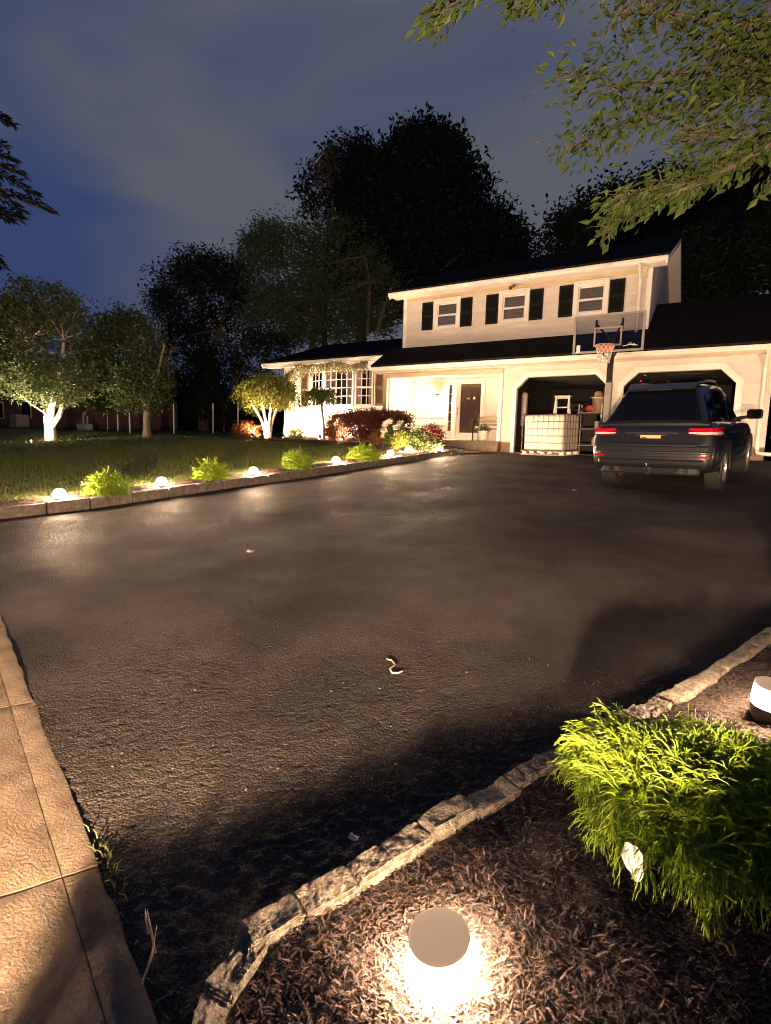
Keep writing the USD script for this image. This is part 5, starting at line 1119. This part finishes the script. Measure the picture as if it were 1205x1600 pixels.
    for sx in (-1, 1):
        for ya, yb, yc, yd in ((-.52, .02, -.02, -.36), (.10, .98, .95, .12), (1.06, 2.10, 1.62, 1.05)):
            def sidep(y, top, o=.008):
                wb, wt, z = gi(y, 0), gi(y, 1), gi(y, 2)
                return np.array([sx * ((wt + (wb - wt) * .16 if top else wb - .006) + o), y, (z - .125) if top else 1.125])
            obj('side_window', MB().quad(sidep(ya, 0), sidep(yb, 0), sidep(yc, 1), sidep(yd, 1)), M['car_glass'], t)
        obj('window_trim', MB().tube([(sx * (gi(y, 0) + .008), y, 1.112) for y in np.linspace(-.5, 2.1, 9)], .011, 6), M['chrome'], t)
        obj('roof_rail', MB().tube([(sx * .52, -.30, 1.70), (sx * .525, -.22, 1.765), (sx * .535, .4, 1.80), (sx * .535, 1.1, 1.795), (sx * .525, 1.45, 1.72)], .017, 8), M['chrome'], t, smooth=True)
    obj('spoiler', MB().slab([(-.51, -.50, 1.655), (.51, -.50, 1.655), (.54, -.28, 1.735), (-.54, -.28, 1.735)], .03), M['paint'], t)
    obj('brake_light', MB().rbox((-.18, -.512, 1.65), (.18, -.50, 1.668), .004), M['car_trim'], t)
    obj('antenna', MB().slab([(-.02, .0, 1.76), (.02, .0, 1.76), (.006, .12, 1.765), (-.006, .12, 1.765)], .02).tube([(0, .02, 1.77), (0, .0, 1.81), (0, -.03, 1.83)], [.02, .014, .006], 6), M['car_trim'], t)
    obj('wiper', MB().tube([(0, -.80, 1.145), (.1, -.79, 1.16), (.42, -.77, 1.185)], .008, 5), M['car_trim'], t)
    for sx in (-1, 1):
        tl = sub('tail_light', t)
        pts = [(.55, -.917), (.64, -.918), (.76, -.908), (.86, -.885), (.915, -.83), (.942, -.74), (.955, -.60)]
        def band(z0, z1, off, taper=0.0):
            P0 = np.array([(sx * x, y, z0 + taper * (1 - min(1, (k / 2)))) for k, (x, y) in enumerate(pts)]); P1 = np.array([(sx * x * .985, y + .012, z1) for x, y in pts]); nrm = np.array([(sx * a, b, 0) for a, b in ((0, -1), (0, -1), (.12, -1), (.5, -.85), (.85, -.5), (.97, -.2), (1, 0))]) * off
            k = len(pts); V = np.vstack([P0 + nrm, P1 + nrm, P0 - nrm * 1.5, P1 - nrm * 1.5]); F = []
            for a in range(k - 1):
                F += [(a, a + 1, k + a + 1, k + a), (k + a, k + a + 1, 3 * k + a + 1, 3 * k + a), (2 * k + a, 2 * k + a + 1, a + 1, a)]
            F += [(0, k, 3 * k, 2 * k), (k - 1, 2 * k + k - 1, 3 * k + k - 1, k + k - 1)]
            return V, np.array(F)
        obj('red_lens', MB().add(*band(.985, 1.045, .016, .015)), M['tail_red'], tl); obj('clear_lens', MB().add(*band(.945, .981, .013, .015)), M['tail_clear'], tl)
        obj('red_lens', MB().add(*band(.928, .943, .012, .01)), M['tail_red'], tl)
        mr = sub('side_mirror', t)
        obj('shell', rounded((sx * 1.10 - .125, 1.80, 1.12), (sx * 1.10 + .125, 1.96, 1.30), .05), M['paint'], mr, smooth=40)
        obj('mirror_glass', MB().rbox((sx * 1.10 - .10, 1.792, 1.145), (sx * 1.10 + .10, 1.799, 1.275), .003), M['car_glass'], mr)
        obj('stalk', MB().tube([(sx * .80, 1.95, 1.13), (sx * 1.0, 1.90, 1.16)], [.035, .03], 8), M['car_trim'], mr)
        obj('exhaust_tip', MB().tube([(sx * .56, -.70, .36), (sx * .56, -.985, .375)], .042, 14), M['chrome'], t, smooth=40)
        obj('reflector', MB().rbox((sx * .62, -.975, .585), (sx * .86, -.93, .612), .004), M['tail_red'], t)
        for yy in (0.0, 2.915):
            wl = sub('wheel', t); o = (sx * .825, yy, .37)
            obj('tyre', MB().lathe([(.24, -.12), (.33, -.13), (.362, -.115), (.372, -.07), (.372, .07), (.362, .115), (.33, .13), (.24, .12)], o, 36, 'x'), M['tyre'], wl, smooth=50)
            rm = MB().lathe([(.245, -.118), (.245, .118), (.225, .112), (.215, .03), (0, .03), (0, .0), (.21, 0), (.22, -.118)] if sx > 0 else [(.22, .118), (.21, 0), (0, 0), (0, -.03), (.215, -.03), (.225, -.112), (.245, -.118), (.245, .118)], o, 30, 'x')
            for k in range(5):
                a = k * 2 * math.pi / 5; rm.tube([(o[0] + sx * .08, o[1] + .03 * math.cos(a), o[2] + .03 * math.sin(a)), (o[0] + sx * .085, o[1] + .22 * math.cos(a), o[2] + .22 * math.sin(a))], [.035, .022], 6)
            obj('rim', rm, M['steel'], wl, smooth=40)
        for yy in (0.0, 2.915):
            obj('arch_trim', MB().tube([(sx * .95, yy + .425 * math.cos(a), .37 + .425 * math.sin(a)) for a in np.linspace(-.15, math.pi + .15, 19)], .026, 6), M['car_trim'], t, smooth=True)
    obj('rear_bumper', MB().rbox((-.80, -1.0, .445), (.80, -.93, .56), .03).rbox((-.86, -.99, .66), (.86, -.93, .775), .035), M['car_trim2'], t)
    obj('bumper_strip', MB().rbox((-.60, -1.006, .585), (.60, -.985, .60), .004).rbox((-.82, -.998, .64), (.82, -.984, .652), .004), M['chrome'], t)
    obj('valance', MB().rbox((-.74, -.955, .30), (.74, -.88, .44), .03), M['car_trim'], t)
    obj('skid_plate', MB().slab([(-.42, -.968, .33), (.42, -.968, .33), (.46, -.972, .415), (-.46, -.972, .415)], .01), M['car_trim2'], t)
    obj('tow_hitch', MB().rbox((-.035, -1.09, .37), (.035, -.9, .44), .006).lathe([(0, .44), (.012, .44), (.014, .46), (.025, .475), (.025, .49), (.012, .505), (0, .508)], (0, -1.06, 0), 12).rbox((-.03, -1.02, .30), (.03, -.96, .345), .005), M['chrome'], t)
    obj('tailgate_trim', MB().rbox((-.40, -.918, .955), (.40, -.902, .978), .004), M['car_trim'], t)
    obj('plate_recess', MB().rbox((-.24, -.9155, .77), (.24, -.902, .945), .003), M['car_trim'], t)
    pl = obj('number_plate', MB().rbox((-.155, -.926, .785), (.155, -.919, .935), .003), M['plate'], t)
    tm_ = meshkit.text_mesh('D', .085, .003, bold=True); v = np.column_stack([tm_.vertices[:, 0] - .135, -.9265 - tm_.vertices[:, 2], tm_.vertices[:, 1] + .815]); obj('plate_letter', (v, tm_.faces), M['ink'], pl)
    obj('badge', MB().rbox((-.34, -.922, .86), (-.30, -.905, .885), .004), M['chrome'], t)
    obj('badge', MB().rbox((.34, -.921, .80), (.54, -.905, .812), .003), M['chrome'], t)
    obj('dashboard', MB().rbox((-.7, 1.5, .98), (.7, 1.9, 1.03), .02), M['car_trim'], t)
build_car()

# ------------------------------------------------------------------ far left: fence posts, neighbour's house, boxes
t = thing('wire_fence', 'wire fence with slim white posts across the far side of the lawn', 'fence')
pp = []
for px, pb, Y in ((168, 660, 21.5), (184, 670, 18.5), (202.5, 675, 16.6), (271.5, 673, 18.5), (333, 673, 20.5), (372, 676, 21.5)):
    c = at(px, 660, Y); z0 = float(lawn_z(c[0], c[1])) - .05; z1 = at(px, 630, Y)[2]; pp.append((c[0], c[1], z0, z1))
    obj('post', MB().tube([(c[0], c[1], z0), (c[0], c[1], z1 - .02), (c[0], c[1], z1)], [.035, .035, .02], 8), M['white'], t)
wr = MB()
for (a, b) in ((0, 1), (1, 2), (3, 4), (4, 5)):
    for f_ in np.linspace(.1, .95, 7): wr.tube([(pp[a][0], pp[a][1], pp[a][2] + f_ * (pp[a][3] - pp[a][2])), (pp[b][0], pp[b][1], pp[b][2] + f_ * (pp[b][3] - pp[b][2]))], .004, 3)
obj('wire', wr, M['metal_dark'], t)
nb = thing('neighbour_house', 'dim brown brick house beyond the lawn, mostly behind the lit tree', 'house')
c = at(60, 640, 20); x0, y0 = c[0], 20.0
obj('wall', MB().box((x0 - 10, y0, 1.2), (x0 + 4.2, y0 + 8, 4.4)), M['brick'], nb)
obj('roof', MB().slab([(x0 - 10.4, y0 - .5, 4.35), (x0 + 4.6, y0 - .5, 4.35), (x0 + 4.6, y0 + 4, 6.1), (x0 - 10.4, y0 + 4, 6.1)], .12).slab([(x0 + 4.6, y0 + 8.5, 4.35), (x0 - 10.4, y0 + 8.5, 4.35), (x0 - 10.4, y0 + 4, 6.1), (x0 + 4.6, y0 + 4, 6.1)], .12), M['shingle'], nb)
for xx in (x0 - 6, x0 - 2.2):
    w = sub('window', nb); obj('frame', MB().box((xx, y0 - .05, 2.6), (xx + 1.3, y0 - .003, 3.8)), M['tan_paint'], w); obj('pane', MB().box((xx + .08, y0 - .06, 2.68), (xx + 1.22, y0 - .052, 3.72)), M['car_glass'], w)
c = at(18, 655, 18.5); t = thing('air_conditioner', 'pale air-conditioning box by the neighbour\'s brick wall', 'air conditioner', (c[0], 18.6, float(lawn_z(c[0], 18.6)) - .02))
obj('case', MB().rbox((-.45, 0, .05), (.45, .8, .95), .03), M['board_frame'], t); obj('fan_grille', MB().lathe([(0, .956), (.32, .956), (.34, .968), (0, .972)], (0, .4, 0), 20), M['metal_dark'], t)
for k in range(7): obj('louvre', MB().box((-.40, -.012, .2 + .09 * k), (.40, -.001, .24 + .09 * k)), M['steel'], t)
c = at(132, 655, 17.5); t = thing('utility_box', 'small pale utility box with pipes at the lawn\'s far edge', 'utility box', (c[0], 17.5, float(lawn_z(c[0], 17.5)) - .02))
obj('box', MB().rbox((-.45, -.2, 0), (.45, .2, .42), .02), M['plastic_dim'], t); obj('pipe', MB().tube([(-.1, 0, .4), (-.1, 0, 1.05), (.08, 0, 1.1), (.08, 0, .9)], .045, 8), M['plastic_dim'], t); obj('pipe', MB().tube([(.28, 0, .4), (.28, 0, .85)], .045, 8), M['plastic_dim'], t)

# ------------------------------------------------------------------ small things on the ground
def on_drive(x, y, h=.004): return np.array([x, y, float(drive_z(x, y)) + 0.02 * float(meshkit.noise(np.array([x * .9, y * .9, 0]), 7) - .5) + h])
def gpt(px, py):
    d = ray(px, py); t_ = HC / (0.08 * d[1] - d[2]); return d[0] * t_, d[1] * t_
pts = [on_drive(*gpt(x, y), .009) for x, y in ((604, 1034), (612, 1036), (618, 1043), (609, 1050), (613, 1056), (622, 1056), (629, 1053))]
m = MB().tube(pts, [.003, .005, .005, .0045, .005, .005, .003], 6); tag(obj('twig', m, M['straw'], None, smooth=True), 'small bent pale twig lying on the open asphalt', 'twig')
for (px, py), s_, l in (((391, 864), .035, 'white paper scrap on the asphalt below the left row of lights'), ((553, 1311), .016, 'tiny pale leaf on the dark asphalt near the kerb'), ((898, 767), .03, 'small pale scrap on the asphalt left of the car')):
    c = on_drive(*gpt(px, py), .008); A, B = np.meshgrid(np.linspace(-1, 1, 5), np.linspace(-1, 1, 5), indexing='ij')
    v, f = grid_mesh(c[0] + A * s_, c[1] + B * s_ * .7, c[2] + .3 * s_ * (A * A + .5 * np.sin(3 * B))); tag(obj('litter_scrap', (v, f), M['paper'], None, smooth=True), l, 'litter')
bl = MB()
for pts in (((222, 1548), (238, 1518), (246, 1484)), ((243, 1500), (236, 1475), (231, 1458)), ((232, 1470), (229, 1463), (228, 1457))):
    bl.tube([on_drive(*gpt(*p), .02 + .025 * k) for k, p in enumerate(pts)], [.0035, .003, .001], 5)
tag(obj('grass_stalk', bl, M['straw'], None), 'dry grass stalks sprouting beside the pavement edge', 'grass stalk')
rng = np.random.default_rng(9)
wd = MB()
for k in range(46):
    s_ = rng.uniform(-.2, 1.3) if k > 16 else rng.uniform(.75, .95); p = S0 + sd * s_ - jd * rng.uniform(.0, .05); z = float(drive_z(*p))
    a = rng.uniform(0, 6.28); h = rng.uniform(.01, .035); wd.tube([(*p, z - .005), (p[0] + .3 * h * math.cos(a), p[1] + .3 * h * math.sin(a), z + h * .7), (p[0] + h * math.cos(a), p[1] + h * math.sin(a), z + h)], [.003, .0025, .0008], 4)
tag(obj('weeds', wd, M['grass'], None), 'tiny weeds in the joint between pavement and asphalt', 'weeds', kind='stuff')
P = np.array([on_drive(*gpt(rng.uniform(100, 1100), rng.uniform(800, 1300)), .004) for _ in range(70)])
pb = MB()
ico = trimesh.creation.icosphere(0, 1.0)
for p in P: r = rng.uniform(.002, .006); pb.add(ico.vertices * r * [1, 1, .6] + p, ico.faces)
tag(obj('grit', pb, M['stone'], None), 'pale grit scattered over the asphalt', 'grit', kind='stuff')
